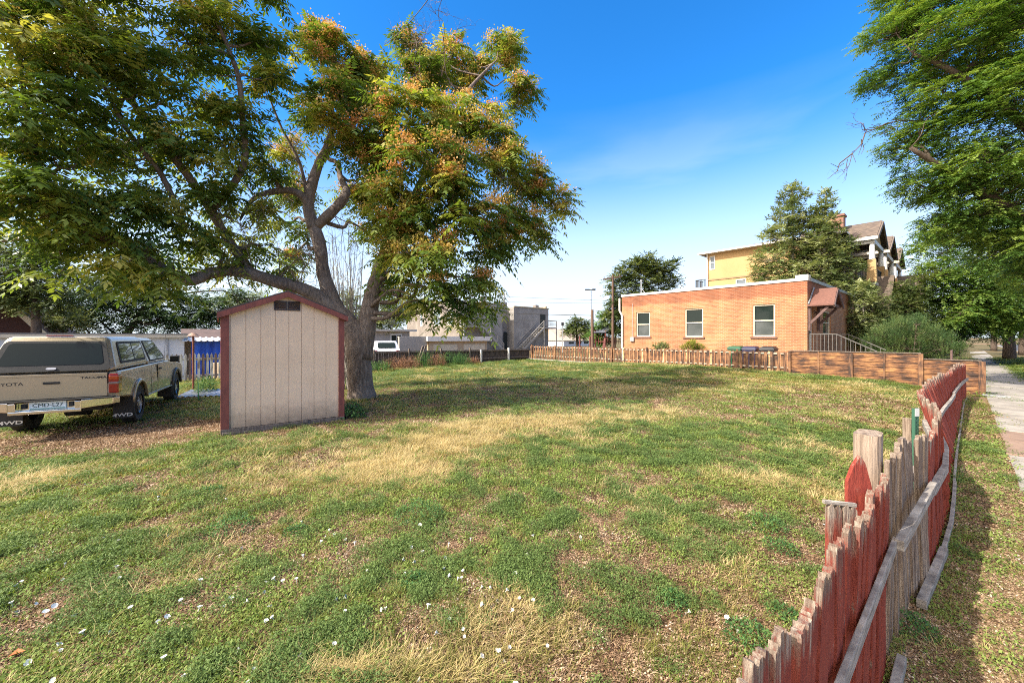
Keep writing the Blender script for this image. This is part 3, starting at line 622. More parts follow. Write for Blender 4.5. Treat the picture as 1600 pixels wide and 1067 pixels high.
# boards on the lot side that stand square to the view from the corner
cxs = (.757, -.653, 0)
mb = MB(); mb.prism([(-.06, 0), (.06, 0), (.062, .44), (.03, .56), (.006, .60), (-.03, .55), (-.06, .47)], (2.62, .345, .40), cxs, (0, 0, 1), (.653, .757, 0), .02)
o = mb.build('leaning_board', m_redb, RF); o['label'] = 'wide bright red pointed board nailed behind the pickets'
for k_, (ds, dq) in enumerate(((.006, -.001), (.052, -.043))):
    mb = MB(); mb.prism([(-.029, 0), (.029, 0), (.028, .44), (.012, .465), (0, .44), (-.014, .47), (-.029, .45)], (2.10 + ds, .355 + dq, .43), cxs, (0, 0, 1), (.653, .757, 0), .02); mb.build('backing_board', m_redf, RF)
MB().bar((2.08, .39, .905), (2.175, .30, .893), .014, .014).build('nailer', m_rail, RF)
# green perforated signpost stub
m_ug = flat('green_steel', (0.045, 0.13, 0.085), 0.5, 0.2)
px_, Yp = 1430, 3.45; bx_ = (px_ - 800) / F * Yp
GP = empty('signpost_stub', (bx_, Yp, gz(bx_, Yp) - .02), R(10), 'green perforated metal sign stake with bare tip behind the wavy red fence', 'sign post')
mb = MB(); hh = hgt(634, Yp) - gz(bx_, Yp)
for a, b_ in ((-.022, -.019), (.019, .022)): mb.box(a, b_, -.012, .012, 0, hh)
zc = 0.0
while zc < hh - .03:
    mb.box(-.0189, .0189, -.0135, -.0105, zc, zc + .018); mb.box(-.0189, -.006, -.0135, -.0105, zc + .018, zc + .034); mb.box(.006, .0189, -.0135, -.0105, zc + .018, zc + .034); zc += .034
mb.box(-.0189, .0189, -.0135, -.0105, zc, hh)
mb.build('stake', m_ug, GP); mb = MB().box(-.0235, .0235, -.0155, -.0137, hh - .07, hh + .001); mb.box(-.004, .004, -.0157, -.0155, hh-.03, hh-.022)
mb.build('tip_plate', flat('pale_tip', (.6, .6, .56), .5), GP)

# ================================================================ BROWN FENCE BETWEEN THE LOTS (s = 19)
def stain(name, stretch, base=((0.035, 0.016, 0.01), (0.16, 0.065, 0.025), (0.34, 0.165, 0.058))):
    m, n, l, b = newmat(name); b.inputs["Roughness"].default_value = 0.6
    g = noise(n, l, coords(n, l, stretch), 1.0, 6, 0.65); p_ = noise(n, l, coords(n, l, (1.5, 1.5, 2.5)), 1.3, 5, 0.6)
    mm = n.new("ShaderNodeMath"); mm.operation = 'MULTIPLY_ADD'; l.new(g, mm.inputs[0]); mm.inputs[1].default_value = 0.6; mm.inputs[2].default_value = 0.0
    m2 = n.new("ShaderNodeMath"); m2.operation = 'MULTIPLY_ADD'; l.new(p_, m2.inputs[0]); m2.inputs[1].default_value = 0.55; l.new(mm.outputs[0], m2.inputs[2])
    l.new(ramp(n, l, m2.outputs[0], [(0.50, base[0]), (0.58, base[1]), (0.70, base[2])]), b.inputs["Base Color"]); bump(n, l, b, g, 0.4, 0.01); return m
m_sth = stain('stained_boards', (3, 3, 22)); m_stv = stain('stained_pickets', (14, 14, 1.6), ((0.04, 0.02, 0.012), (0.14, 0.062, 0.028), (0.29, 0.15, 0.066)))
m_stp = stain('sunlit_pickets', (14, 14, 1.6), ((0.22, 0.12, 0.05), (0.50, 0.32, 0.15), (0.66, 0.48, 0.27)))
FS = 19.0
def qpx(px): return onS(px, 500, FS)[0]
BF = empty('board_fence', W(FS, 0), RZ, 'low stained fence of horizontal boards with capped posts at the far side of the lot', 'fence')
panels = [(4.62, .97, 1.05), (.93, -.33, 0.86)]
for (qa, qb, zt) in panels:
    nb = 6; zb_ = -0.05 if zt > .9 else -.2
    zbot = [gz(*W(FS, qa)[:2]) - .02, gz(*W(FS, qb)[:2]) - .02]; zlow = min(zbot) - .02
    hb = (zt - zlow) / 7
    mb = MB()
    for k in range(7): mb.box(-.012 + .003*(k % 2), .012 + .003*(k % 2), qb, qa, zlow + k*hb + .008, zlow + (k+1)*hb - .008)
    mb.box(.016, .02, qb, qa, zlow, zt - .02)
    mb.build('board_panel', m_sth, BF, .003)
    MB().box(-.05, .04, qb - .02, qa + .02, zt, zt + .028).build('cap_rail', M['dkwood'], BF)
for q_p, z_t, w_ in ((4.66, 1.045, .1), (2.75, 1.0, .12), (.96, 1.045, .13), (-.36, .85, .15)):
    MB().box(-.075, -.015, q_p - w_/2, q_p + w_/2, gz(*W(FS, q_p)[:2]) - .1, z_t - .002).build('post', m_stv, BF, .004)
for q_p in (3.72, 1.85): MB().box(-.035, -.0125, q_p - .025, q_p + .025, gz(*W(FS, q_p)[:2]) - .1, 1.04).build('batten', m_stv, BF)
mb = MB(); mb.bar((-.2, -.36, -.16), (-.1, -.9, -.19), .08, .05); mb.bar((-.05, -.42, -.2), (-.05, -.42, .08), .02); mb.build('foot_bracket', M['galv'], BF)

m_cream2 = mat('bleached_rail', (.46, .40, .31), (.3, .24, .18), 4, .8)
PF = empty('low_picket_fence', W(FS, 0), RZ, 'low brown picket fence of alternating boards in front of the brick building', 'fence')
zfun = lambda q: gz(*W(FS, q)[:2])
q = 4.80; i = 0; rest = MB()
while q < 20.0:
    fr_ = i % 2 == 0; x0 = -.056 if fr_ else .02
    zt = 1.0 + random.uniform(-.025, .02); wd = random.uniform(.046, .058); zb_ = max(zfun(q) + .03, 0.12)
    mb = MB(); ln = random.uniform(-.012, .012); mb.hexa([(x0, q-wd, zb_), (x0+.018, q-wd, zb_), (x0+.018, q+wd, zb_), (x0, q+wd, zb_), (x0, q-wd+ln, zt), (x0+.018, q-wd+ln, zt), (x0+.018, q+wd+ln, zt+.01), (x0, q+wd+ln, zt+.01)])
    if i < 100: mb.build('picket', m_stv if (i % 2 == 0 or i % 5) else m_stp, PF)
    else: rest.add(mb.v, mb.f)
    q += .118; i += 1
o = rest.build('far_pickets', m_stv, PF); o['kind'] = 'stuff'
for z in (.33, .90): MB().box(-.036, .018, 4.7, 20.0, z, z + .05).build('rail', m_cream2, PF)
for q_p in np.arange(6.6, 20.1, 2.2): MB().box(-.09, -.058, q_p-.045, q_p+.045, zfun(q_p) - .1, 1.07).build('post', m_stv, PF)
mb = MB(); mb.box(-.1, .1, 9.0, 20.1, -.15, .105); mb.box(-.14, .1, 19.7, 20.2, -.15, .13)
tag(mb.build('fence_footing', M['concrete'], None, .01), 'pale concrete footing under the low brown picket fence', 'wall'); bpy.data.objects['fence_footing'].location = W(FS, 0); bpy.data.objects['fence_footing'].rotation_euler[2] = RZ

# ================================================================ BACK FENCES (q = 20)
m_oldb = mat('black_brown_boards', (0.035, 0.026, 0.022), (0.13, 0.095, 0.075), 1.0, 0.95, stretch=(14, 14, 2.5), bs=0.5, lo=.35, hi=.7)
DF = empty('back_board_fence', W(0, 20.15), RZ, 'dark old board fence along the back of the lot, behind the weeds', 'fence')
mb = MB(); s = 4.2; i = 0
while s < 18.9:
    w = random.uniform(.12, .16); zt = .76 + .10 * (18.9 - s) / 14 + random.uniform(-.04, .03); mb.box(s, s + w - .012, 0, .02, -.35, zt); s += w
mb.build('boards', m_oldb, DF); mb = MB(); mb.bar((4.2, -.05, .84), (18.9, -.05, .74), .05, .09); mb.bar((4.2, -.04, .28), (18.9, -.04, .24), .04, .08); mb.build('rail', M['dkwood'], DF)
for px in (752, 795):
    s_p = onQ(px, 540, 20.0)[0]; MB().box(s_p - .05, s_p + .05, -.18, -.08, -.4, .82 if px < 780 else .9).build('post', M['white'], DF)
for px in (585, 640, 690, 735): s_p = onQ(px, 540, 20.0)[0]; MB().box(s_p - .04, s_p + .04, -.13, -.07, -.4, .95 + .03 * (px % 3)).build('post', M['dkwood'], DF)
s_p = onQ(655, 540, 20.0)[0]; mb = MB(); mb.bar((s_p - .3, -.3, -.2), (s_p + .25, -.15, 1.1), .05, .14); mb.bar((s_p, -.32, .3), (s_p + .35, -.3, 1.15), .04, .1); mb.build('loose_boards', M['dkwood'], DF)
m_wp = mat('peeling_white_pickets', (0.62, 0.58, 0.52), (0.26, 0.19, 0.14), 1.0, 0.9, stretch=(9, 9, 2.2), bs=0.4, lo=.45, hi=.62)
m_bp = mat('brown_pickets', (0.12, 0.06, 0.045), (0.28, 0.20, 0.16), 1.0, 0.9, stretch=(9, 9, 2.2), bs=0.4)
WP = empty('white_picket_fence', W(0, 20.0), RZ, 'mixed white and brown picket fence between the truck and the shed', 'fence')
s = -3.6; i = 0
while s < 4.2:
    zt = .97 + random.uniform(-.02, .02); w = .085
    mb = MB().prism([(-w/2, 0), (w/2, 0), (w/2, zt + .25 - .09), (0, zt + .25), (-w/2, zt + .25 - .09)], (s, -.03, -.25), (1, 0, 0), (0, 0, 1), (0, 1, 0), .02)
    mb.build('picket', (m_wp if i % 3 else m_bp) if s < .9 else m_bp if i % 4 == 0 else m_wp, WP)
    s += .135; i += 1
for z in (.02, .68): MB().box(-3.7, 4.2, -.005, .04, z, z + .09).build('rail', m_wp, WP)
for s_p in (-2.2, .1, 2.3): MB().box(s_p-.05, s_p+.05, .0405, .13, -.3, .9).build('post', m_bp, WP)
# ================================================================ PICKUP TRUCK
def carpaint(name, c, c2):
    m, n, l, b = newmat(name); v = coords(n, l); f = noise(n, l, v, 1.5, 4)
    l.new(ramp(n, l, f, [(.3, c), (.7, c2)]), b.inputs["Base Color"]); b.inputs["Metallic"].default_value = 0.35; b.inputs["Roughness"].default_value = 0.38
    b.inputs["Coat Weight"].default_value = 0.7; b.inputs["Coat Roughness"].default_value = 0.06; return m
m_gold = carpaint('champagne_paint', (0.37, 0.30, 0.20), (0.33, 0.27, 0.18))
m_cl = flat('clear_glass', (0.05, 0.07, 0.065), 0.03); m_cl.node_tree.nodes["Principled BSDF"].inputs["Specular IOR Level"].default_value = 1.0
TA = Vector((-9.23 , 7.36, 0)); TB = Vector((-7.75, 8.0, 0))       # contact points of the rear tyres' outer faces
mid = (TA + TB) / 2; hd = Vector((-.50, .866, 0)).normalized()
M['tint_glass'] = flat('tinted_glass', (0.006, 0.012, 0.010), 0.05); M['tint_glass'].node_tree.nodes['Principled BSDF'].inputs['Specular IOR Level'].default_value = .25
TR = empty('pickup_truck', (0, 0, 0), math.atan2(hd.y, hd.x), 'champagne gold four-wheel-drive pickup with matching bed cap, parked at the left', 'truck')
org = mid - hd * 1.22; TR.location = (org.x + .03, org.y, -.145)
wz, rw, x_r, x_f = .385, .385, 1.22, 4.32
def arc(cx, cz, r, a0, a1, n_): return [(cx + r*math.cos(a0+(a1-a0)*i/n_), cz + r*math.sin(a0+(a1-a0)*i/n_)) for i in range(n_+1)]
prof = [(.06, .66), (.04, .75), (.06, 1.09), (.10, 1.13), (2.02, 1.145), (3.72, 1.15), (4.35, 1.10), (4.86, 1.02), (5.02, .93), (5.04, .66), (4.98, .58)]
prof += arc(x_f, wz + .02, .46, R(12), R(168), 12) + [(3.84, .47)] + [(1.72, .47)] + arc(x_r, wz + .02, .44, R(12), R(168), 12) + [(.72, .60)]
body = MB(); hw = .845
n_ = len(prof); cx_, cz_ = 2.5, .8
rings = []
for y, sc_ in ((-hw + .0, 1.0), (-hw + .035, 1.0), (hw - .035, 1.0), (hw, 1.0)):
    rings.append([(x, y * (1 - .0 if z < .9 else 1 - .03 * (z - .9) / .25), z) for x, z in prof])
vs = sum(rings, []); fs = [tuple(range(n_))] + [tuple(3*n_ + i for i in range(n_))]
for k in range(3): fs += [(k*n_+i, k*n_+(i+1) % n_, (k+1)*n_+(i+1) % n_, (k+1)*n_+i) for i in range(n_)]
body.add(vs, fs); body.build('body', m_gold, TR, 0.03, False, 3)
MB().box(.3, 4.9, -.55, .55, .42, .62).build('chassis', M['black'], TR)
mb = MB(); mb.cyl((x_r, -.75, wz), .05, 1.5, 10, 'y'); mb.cyl((x_r - .12, -.16, wz), .15, .32, 14, 'y'); mb.tube([(x_r+.1, .05, wz), (3.4, .05, .5)], .04, 8); mb.tube([(.25, -.62, .50), (1.0, -.60, .48), (1.5, -.4, .62)], .035, 8)
mb.box(.5, 1.0, -.35, .35, .40, .44)
mb.build('axle', M['black'], TR, 0, True)
# tailgate, rear lamps, bumper
mb = MB(); mb.box(.028, .06, -.70, .70, .70, 1.115); mb.box(.022, .03, -.70, .70, 1.075, 1.115)
tg = mb.build('tailgate', m_gold, TR, .012, seg=3)
MB().box(.05, .062, -.712, .712, .685, 1.13).build('tailgate_gap', M['black'], TR)
MB().box(.012, .03, -.115, .085, .945, .985).build('handle', M['black'], tg, .008)
m_lr = flat('red_lens', (0.20, 0.006, 0.005), .12, 0, .6); m_la = flat('amber_lens', (0.32, 0.045, 0.006), .12, 0, .6); m_lw = flat('grey_lens', (0.16, 0.13, 0.12), .12, 0, .6)
for sg in (-1, 1):
    lo_, hi_ = (.718, .852)
    a, b_ = sorted((sg*lo_, sg*hi_)); o = MB().box(.012, .20, a, b_, .745, 1.09).build('tail_lamp', m_lr, TR, .02, seg=3)
    a, b_ = sorted((sg*(lo_+.004), sg*(hi_+.004))); MB().box(.008, .19, a, b_, .985, 1.06).build('amber_lens', m_la, o, .015); MB().box(.008, .15, a, b_, .905, .945).build('reversing_lens', m_lw, o, .01)
TT = Matrix.Translation
def rear_text(y, z, x=.021): return TT((x, y, z)) @ Matrix.Rotation(R(-90), 4, 'Z') @ Matrix.Rotation(R(90), 4, 'X')
text_mesh('lettering', 'TOYOTA', .075, M['black'], tg, rear_text(.50, .965, .0265), sx=1.25)
text_mesh('lettering', 'TACOMA', .052, M['black'], tg, rear_text(-.53, 1.035, .0265), sx=1.5, bold=.001)
mb = MB(); prof_b = [(-.93, .0), (-.90, .09), (-.45, .10)]
def barseg(pts, z0, z1, x1=.10):
    for (ya, xa), (yb, xb) in zip(pts[:-1], pts[1:]): mb.hexa([(xa, ya, z0), (xb, yb, z0), (x1, yb, z0), (x1, ya, z0), (xa, ya, z1), (xb, yb, z1), (x1, yb, z1), (x1, ya, z1)])
for sg in (-1, 1):
    pts = [(sg*.86, .05), (sg*.80, -.06), (sg*.42, -.13)]
    for (ya, xa), (yb, xb) in zip(pts[:-1], pts[1:]):
        f = [(xa, ya), (xb, yb), (.06, yb), (.06, ya)]
        mb.hexa([(x, y, .52 + (.045 if abs(y) > .6 else 0)) for x, y in f] + [(x, y, .675) for x, y in f])
mb.box(-.13, .06, -.42, .42, .475, .525); mb.box(-.02, .06, -.42, .42, .525, .66); mb.box(-.13, -.02, -.42, -.34, .525, .66); mb.box(-.13, -.02, .34, .42, .525, .66)
bmp = mb.build('bumper', M['chrome'], TR, .022, seg=3)
mb = MB(); mb.box(-.125, .055, -.80, .80, .677, .692); mb.build('step_pad', M['black'], bmp)
mb = MB(); mb.box(-.045, -.0205, -.215, .215, .530, .665)
pl = mb.build('licence_plate', flat('plate_white', (.72, .78, .78), .4), TR, .004)
MB().box(-.047, -.0452, -.205, .205, .535, .562).build('plate_base_strip', flat('plate_green', (.25, .38, .34), .4), pl)
text_mesh('plate_number', 'CMD-L27', .088, flat('plate_ink', (.02, .05, .04), .5), pl, rear_text(0, .603, -.0475), sx=1.0)
for sg in (-1, 1): MB().box(-.06, -.0205, sg*.275-.028, sg*.275+.028, .56, .64).build('bracket', M['black'], bmp, .004)
# wheels
def wheel(x, side):
    y0 = side * .86
    t = MB(); pr = [(.20, .0), (.24, .03), (.34, .015), (.378, .035), (.385, .07), (.385, .19), (.375, .225), (.34, .245), (.2, .22)]; n2 = 36
    vs = []; fs = []
    for (r_, d) in pr:
        for j in range(n2): a = 2*math.pi*j/n2; rr = r_ * (1 - (.018 if j % 2 and r_ > .37 else 0)); vs.append((x + rr*math.cos(a), y0 - side*d, wz + rr*math.sin(a)))
    for k in range(len(pr)-1): fs += [(k*n2+j, k*n2+(j+1) % n2, (k+1)*n2+(j+1) % n2, (k+1)*n2+j) for j in range(n2)]
    t.add(vs, fs); w = t.build('wheel', M['black'], TR)
    rm = MB(); vs = []; fs = []
    pr2 = [(.208, .022), (.195, .035), (.185, .08), (.165, .095), (.165, .11)]
    for (r_, d) in pr2:
        for j in range(n2): a = 2*math.pi*j/n2; vs.append((x + r_*math.cos(a), y0 - side*d, wz + r_*math.sin(a)))
    for k in range(len(pr2)-1): fs += [(k*n2+j, k*n2+(j+1) % n2, (k+1)*n2+(j+1) % n2, (k+1)*n2+j) for j in range(n2)]
    rm.add(vs, fs)
    for j in range(6):
        a = j*math.pi/3 + .2; c, s_ = math.cos(a), math.sin(a)
        for sg2 in (0,):
            A = Vector((x + .05*c, y0 - side*.035, wz + .05*s_)); B = Vector((x + .178*c, y0 - side*.075, wz + .178*s_)); rm.bar(A, B, .05, .03, up=(0, 1, 0))
    rm.cyl((x, y0 - side*.07, wz), .06, side*.055, 16, 'y'); rm.build('rim', M['alu'], w)
for x in (x_r, x_f):
    for sd in (-1, 1): wheel(x, sd)
m_flare = flat('dark_flare', (0.06, 0.05, 0.04), .45)
for sd in (-1, 1):
    for cx, r0, m_ in ((x_r, .44, m_gold), (x_f, .46, m_flare)):
        f = MB(); vs = []; fs = []; na = 16
        for i in range(na + 1):
            a = R(8) + (R(172) - R(8)) * i / na
            for rr, yy in ((r0 - .01, .83), (r0 - .01, .885), (r0 + .035, .88), (r0 + .06, .84)): vs.append((cx + rr*math.cos(a), sd*yy, wz + .02 + rr*math.sin(a)))
        for i in range(na): fs += [(i*4+k, i*4+(k+1) % 4, (i+1)*4+(k+1) % 4, (i+1)*4+k) for k in range(4)]
        fs += [(0, 1, 2, 3), tuple(na*4 + k for k in (3, 2, 1, 0))]; f.add(vs, fs); f.build('wheel_flare', m_, TR, 0, True)
    fl = MB(); fl.box(x_r - .50, x_r - .485, min(sd*.58, sd*.87), max(sd*.58, sd*.87), .17, .60); o = fl.build('mud_flap', M['black'], TR, .02)
    text_mesh('lettering', '4WD', .085, M['white'], o, rear_text(sd*.725, .235, x_r - .502), sx=1.5, bold=.002)
    MB().box(x_f - .60, x_f - .585, min(sd*.58, sd*.86), max(sd*.58, sd*.86), .2, .6).build('mud_flap', M['black'], TR)
# bed cap and cab: tapered shells
def shell(base, topr, name, m_, bev):
    return MB().hexa(base + topr).build(name, m_, TR, bev, False, 4)
cb0 = [(.05, -.80, 1.135), (2.04, -.80, 1.15), (2.04, .80, 1.15), (.05, .80, 1.135)]; ct0 = [(.34, -.63, 1.76), (2.03, -.65, 1.76), (2.03, .65, 1.76), (.34, .63, 1.76)]
cap = shell(cb0, ct0, 'bed_cap', m_gold, .09)
kb = [(2.07, -.79, 1.14), (3.80, -.76, 1.14), (3.80, .76, 1.14), (2.07, .79, 1.14)]; kt = [(2.12, -.60, 1.74), (3.06, -.59, 1.73), (3.06, .59, 1.73), (2.12, .60, 1.74)]
cab = shell(kb, kt, 'cab', m_gold, .07)
def patch(q4, poly, off, th):
    """poly in (u, v) of the quad q4 (a->b is u, a->d is v); a thin panel proud of it by off"""
    a, b_, c_, d_ = [Vector(p) for p in q4]; N = (b_ - a).cross(d_ - a).normalized()
    f = lambda u, v: (a*(1-u) + b_*u)*(1-v) + (d_*(1-u) + c_*u)*v
    n2 = len(poly); vs = [f(u, v) + N*off for u, v in poly] + [f(u, v) + N*(off + th) for u, v in poly]
    return MB().add(vs, [tuple(reversed(range(n2))), tuple(range(n2, 2*n2))] + [(i, (i+1) % n2, (i+1) % n2+n2, i+n2) for i in range(n2)])
def rrect(u0, u1, v0, v1, r=.06, ru=None, sl=0, sr=0):
    ru = ru or r; out = []
    for cx, cy, a0 in ((u1-ru, v0+r, -90), (u1-ru, v1-r, 0), (u0+ru, v1-r, 90), (u0+ru, v0+r, 180)):
        for k in range(5): a = R(a0 + 22.5*k); out.append((cx + ru*math.cos(a), cy + r*math.sin(a)))
    return [(u + (sl if u < (u0+u1)/2 else sr) * (v - v0) / (v1 - v0), v) for u, v in out]
rear = [cb0[3], cb0[0], ct0[0], ct0[3]]
wf = patch(rear, rrect(.035, .965, .03, .86, .10, .05), .003, .012).build('rear_window', M['black'], cap)
patch(rear, rrect(.085, .915, .20, .80, .08, .04), .0155, .004).build('glass', M['tint_glass'], wf)
patch(rear, rrect(.46, .54, .07, .13, .03, .02), .016, .012).build('latch', M['alu'], wf)
mb = MB(); mb.box(.36, .40, -.17, .17, 1.762, 1.785); mb.build('brake_light', m_lr, cap, .006)
for sd, q4 in ((-1, [cb0[0], cb0[1], ct0[1], ct0[0]]), (1, [cb0[2], cb0[3], ct0[3], ct0[2]])):
    u0, u1 = (.16, .93) if sd < 0 else (.07, .84)
    w = patch(q4, rrect(u0, u1, .18, .84, .07, .03), .002, .008).build('side_window', M['black'], cap)
    mdl = (u0 + u1) / 2 + .02
    patch(q4, rrect(u0 + .03, mdl - .012, .25, .77, .04, .02), .0105, .003).build('glass', m_cl, w); patch(q4, rrect(mdl + .012, u1 - .03, .25, .77, .04, .02), .0105, .003).build('glass', m_cl, w)
for sd, q4 in ((-1, [kb[0], kb[1], kt[1], kt[0]]), (1, [kb[2], kb[3], kt[3], kt[2]])):
    poly = [(.10, .10), (.86, .10), (.97, .30), (.95, .82), (.90, .88), (.10, .88)] if sd < 0 else [(.14, .10), (.90, .10), (.90, .88), (.10, .88), (.05, .82), (.03, .30)]
    w = patch(q4, poly, .002, .006).build('door_window', M['black'], cab); cu = sum(p[0] for p in poly)/6; cv = sum(p[1] for p in poly)/6
    patch(q4, [(cu + (u-cu)*.92, cv + (v-cv)*.88) for u, v in poly], .0085, .003).build('glass', m_cl, w)
ws = [kb[1], kb[2], kt[2], kt[1]]; patch(ws, rrect(.05, .95, .06, .92, .06, .05), .002, .006).build('windscreen', M['dark_glass'], cab)
for sd in (-1, 1):
    y0 = sd*.846
    o = MB().box(2.55, 3.66, min(y0, y0+sd*.006), max(y0, y0+sd*.006), .56, 1.10).build('door', m_gold, TR, .004)
    MB().box(2.62, 2.76, min(y0+sd*.006, y0+sd*.03), max(y0+sd*.006, y0+sd*.03), .985, 1.02).build('handle', M['black'], o, .006)
    for xx in (2.045,): MB().box(xx, xx+.012, min(y0, y0+sd*.001), max(y0, y0+sd*.002), .5, 1.13).build('panel_gap', M['black'], TR)
    MB().box(1.75, 3.8, min(y0, y0+sd*.02), max(y0, y0+sd*.02), .47, .50).build('sill_strip', M['alu'], TR, .006)
    o = MB().box(3.38, 3.46, min(y0, sd*1.02), max(y0, sd*1.02), 1.14, 1.165); o.box(3.36, 3.50, min(sd*.90, sd*1.07), max(sd*.90, sd*1.07), 1.12, 1.27); o = o.build('mirror', M['black'], TR, .02)
    MB().box(4.92, 5.02, min(sd*.52, sd*.82), max(sd*.52, sd*.82), .76, .92).build('headlight', M['chrome'], TR, .01)
MB().tube([(3.3, -.80, 1.1), (3.32, -.83, 1.95)], .003, 5).build('antenna', M['black'], TR)

# ================================================================ SMALL THINGS NEAR THE TRUCK AND SHED
m_rust = mat('rusty_pipe', (0.22, 0.06, 0.035), (0.13, 0.05, 0.035), 9, .8)
Yp = 13.2; bx_ = (302 - 800)/F*Yp
CP = empty('capped_post', (bx_, Yp, gz(bx_, Yp)), 0, 'thin rusty red post with a tan cap beside the white pickets', 'post')
z1 = hgt(524, Yp) - gz(bx_, Yp); MB().tube([(0, 0, -.1), (0, 0, z1)], .032, 8).build('pole', m_rust, CP)
MB().cyl((0, 0, z1 - .02), .17, .10, 14, r2=.06).build('cap', mat('tan_cap', (.36, .22, .16), (.25, .16, .12), 6), CP)
px, py = 330, 617; cx, cy = G(px, py, -.13)
CS = empty('corrugated_sheet', (cx, cy, gz(cx, cy) + .02), R(15), 'grey corrugated metal sheet lying on the grass beside the shed', 'metal sheet')
mb = MB(); nn = 40; vs = []
for i in range(nn+1):
    xx = -.7 + 1.4*i/nn; zz = .018*math.cos(i*math.pi/2) + .02
    vs += [(xx, -.35, zz), (xx, .45, zz + .10)]
mb.add(vs, [(2*i, 2*i+2, 2*i+3, 2*i+1) for i in range(nn)]); mb.build('sheet', M['galv'], CS)
cx, cy = G(309, 624, -.13); GS = empty('green_panel', (cx, cy, gz(cx, cy)), R(-50), 'small upright green plastic panel at the end of the corrugated sheet', 'panel')
MB().prism([(-.25, 0), (.3, 0), (.3, .18), (-.2, .62), (-.25, .55)], (0, 0, 0), (1, 0, 0), (0, 0, 1), (0, 1, 0), .02).build('panel', flat('green_plastic', (.03, .22, .06), .5), GS)
mm = np_mesh('leafy_weed', leaf_tuft(900, .30, .55, .07, .022, 77), 4, np.random.default_rng(4).random(900)); o = link('leafy_weed', mm, m_cl2); cx, cy = G(322, 615, -.13); o.location = (cx, cy, gz(cx, cy)); tag(o, 'tall bright green weed growing behind the green plastic panel', 'weed')
# ================================================================ BRICK BUILDING
def lotroot(name, s, q, z, label, cat, group=None): return empty(name, W(s, q, z), RZ, label, cat, group)
BS, BQ = 21.7, 4.65
BB = lotroot('brick_building', BS, BQ, 0, 'single-storey orange brick building with white parapet and a gabled porch hood', 'building')
m_brick = brickmat('orange_brick', (0.43, 0.19, 0.08), (0.30, 0.12, 0.052), (0.42, 0.27, 0.17), band=3.72, bandcol=(0.72, 0.58, 0.58))
m_brickd = mat('dark_sill_brick', (0.20, 0.10, 0.07), (0.14, 0.075, 0.055), 6, .9)
m_cream = mat('cream_frame', (0.62, 0.55, 0.42), (0.52, 0.45, 0.34), 5, .6, bs=.05)
Lq, Ls, zt, zp = 9.7, 11.5, 4.18, 4.32
wins = []
for px0, px1, py0, py1 in ((994, 1015.5, 487.5, 526), (1070, 1098.5, 482, 526.5), (1176, 1211, 475.5, 526)):
    qa = onS(px0, 0, BS)[0] - BQ; qb, zb_ = onS(px1, py1, BS); qb -= BQ; zt_ = onS((px0+px1)/2, py0, BS)[1]
    wins.append((qb, qa, zb_, zt_))
mb = MB(); mb.wall((0, 0, 0), (0, 1, 0), Lq, -.4, zt, (1, 0, 0), .25, [(a, b_, c, d) for a, b_, c, d in wins])
door = (0.28, 0.98, .85, 3.0); s_w = [onQ(p, 500, BQ)[0] - BS for p in (1286, 1298)]; win2 = (s_w[0], s_w[1], 1.75, 2.95)
mb.wall((.25, 0, 0), (1, 0, 0), Ls - .25, -.4, zt, (0, 1, 0), .25, [(door[0]-.25, door[1]-.25, door[2], door[3]), (win2[0]-.25, win2[1]-.25, win2[2], win2[3])])
mb.box(Ls - .25, Ls, .25, Lq, -.4, zt); mb.box(.25, Ls - .25, Lq - .25, Lq, -.4, zt)
mb.build('wall', m_brick, BB)
mb = MB(); mb.box(.252, Ls-.252, .252, Lq-.252, zt-.5, zt-.42); mb.build('roof', M['concrete'], BB)
mb = MB(); mb.box(-.04, .27, -.04, Lq+.04, zt, zt+.13); mb.box(-.045, .42, -.045, .45, zt+.131, zt+.27); mb.build('coping', M['white'], BB)
mb = MB(); mb.box(.42, Ls, -.05, .27, zt+.002, zt+.15); mb.build('side_coping', M['galv'], BB)
m_int = flat('dim_room', (0.03, 0.035, 0.03), .9); m_pane = flat('window_pane', (0.012, 0.02, 0.018), .05); m_pane.node_tree.nodes['Principled BSDF'].inputs['Specular IOR Level'].default_value = .2
m_pane2 = mat('lower_pane', (.035, .045, .045), (.075, .085, .085), 1.6, .08, bs=0)  # paler than the upper pane: reflected light put into the colour
m_blind = mat('pale_blind', (.33, .33, .30), (.22, .23, .22), 3, .8)
def sash(parent, A0, A1, z0, z1, flip, depth=.10, fw=.07, m_=None, m2=None, blind=.0):
    """flip 0: opening in a wall running along y (faces -x); flip 1: along x (faces -y)"""
    m_ = m_ or m_cream
    def bx(mb, a, b_, c, d, e, f): return mb.box(c, d, a, b_, e, f) if not flip else mb.box(a, b_, c, d, e, f)
    d0, d1 = depth - .05, depth + .04
    fr = MB(); bx(fr, A0, A0+fw, d0, d1, z0, z1); bx(fr, A1-fw, A1, d0, d1, z0, z1); bx(fr, A0+fw, A1-fw, d0, d1, z0, z0+fw); bx(fr, A0+fw, A1-fw, d0, d1, z1-fw, z1)
    zm = (z0+z1)/2; bx(fr, A0+fw, A1-fw, d0+.01, d1-.01, zm-.03, zm+.03); w = fr.build('window', m_, parent)
    MB.build(bx(MB(), A0+fw, A1-fw, depth+.0, depth+.008, zm+.03, z1-fw), 'pane', m2 or m_pane, w); MB.build(bx(MB(), A0+fw, A1-fw, depth+.012, depth+.02, z0+fw, zm-.03), 'pane', m2 or m_pane2, w)
    if blind: bb_ = MB(); bx(bb_, A0+fw*.5, A1-fw*.5, depth+.05, depth+.06, zm + .1 if blind > 0 else z0+.02, z1 if blind > 0 else zm - .12); bb_.build('blind', m_blind, w)
    return w
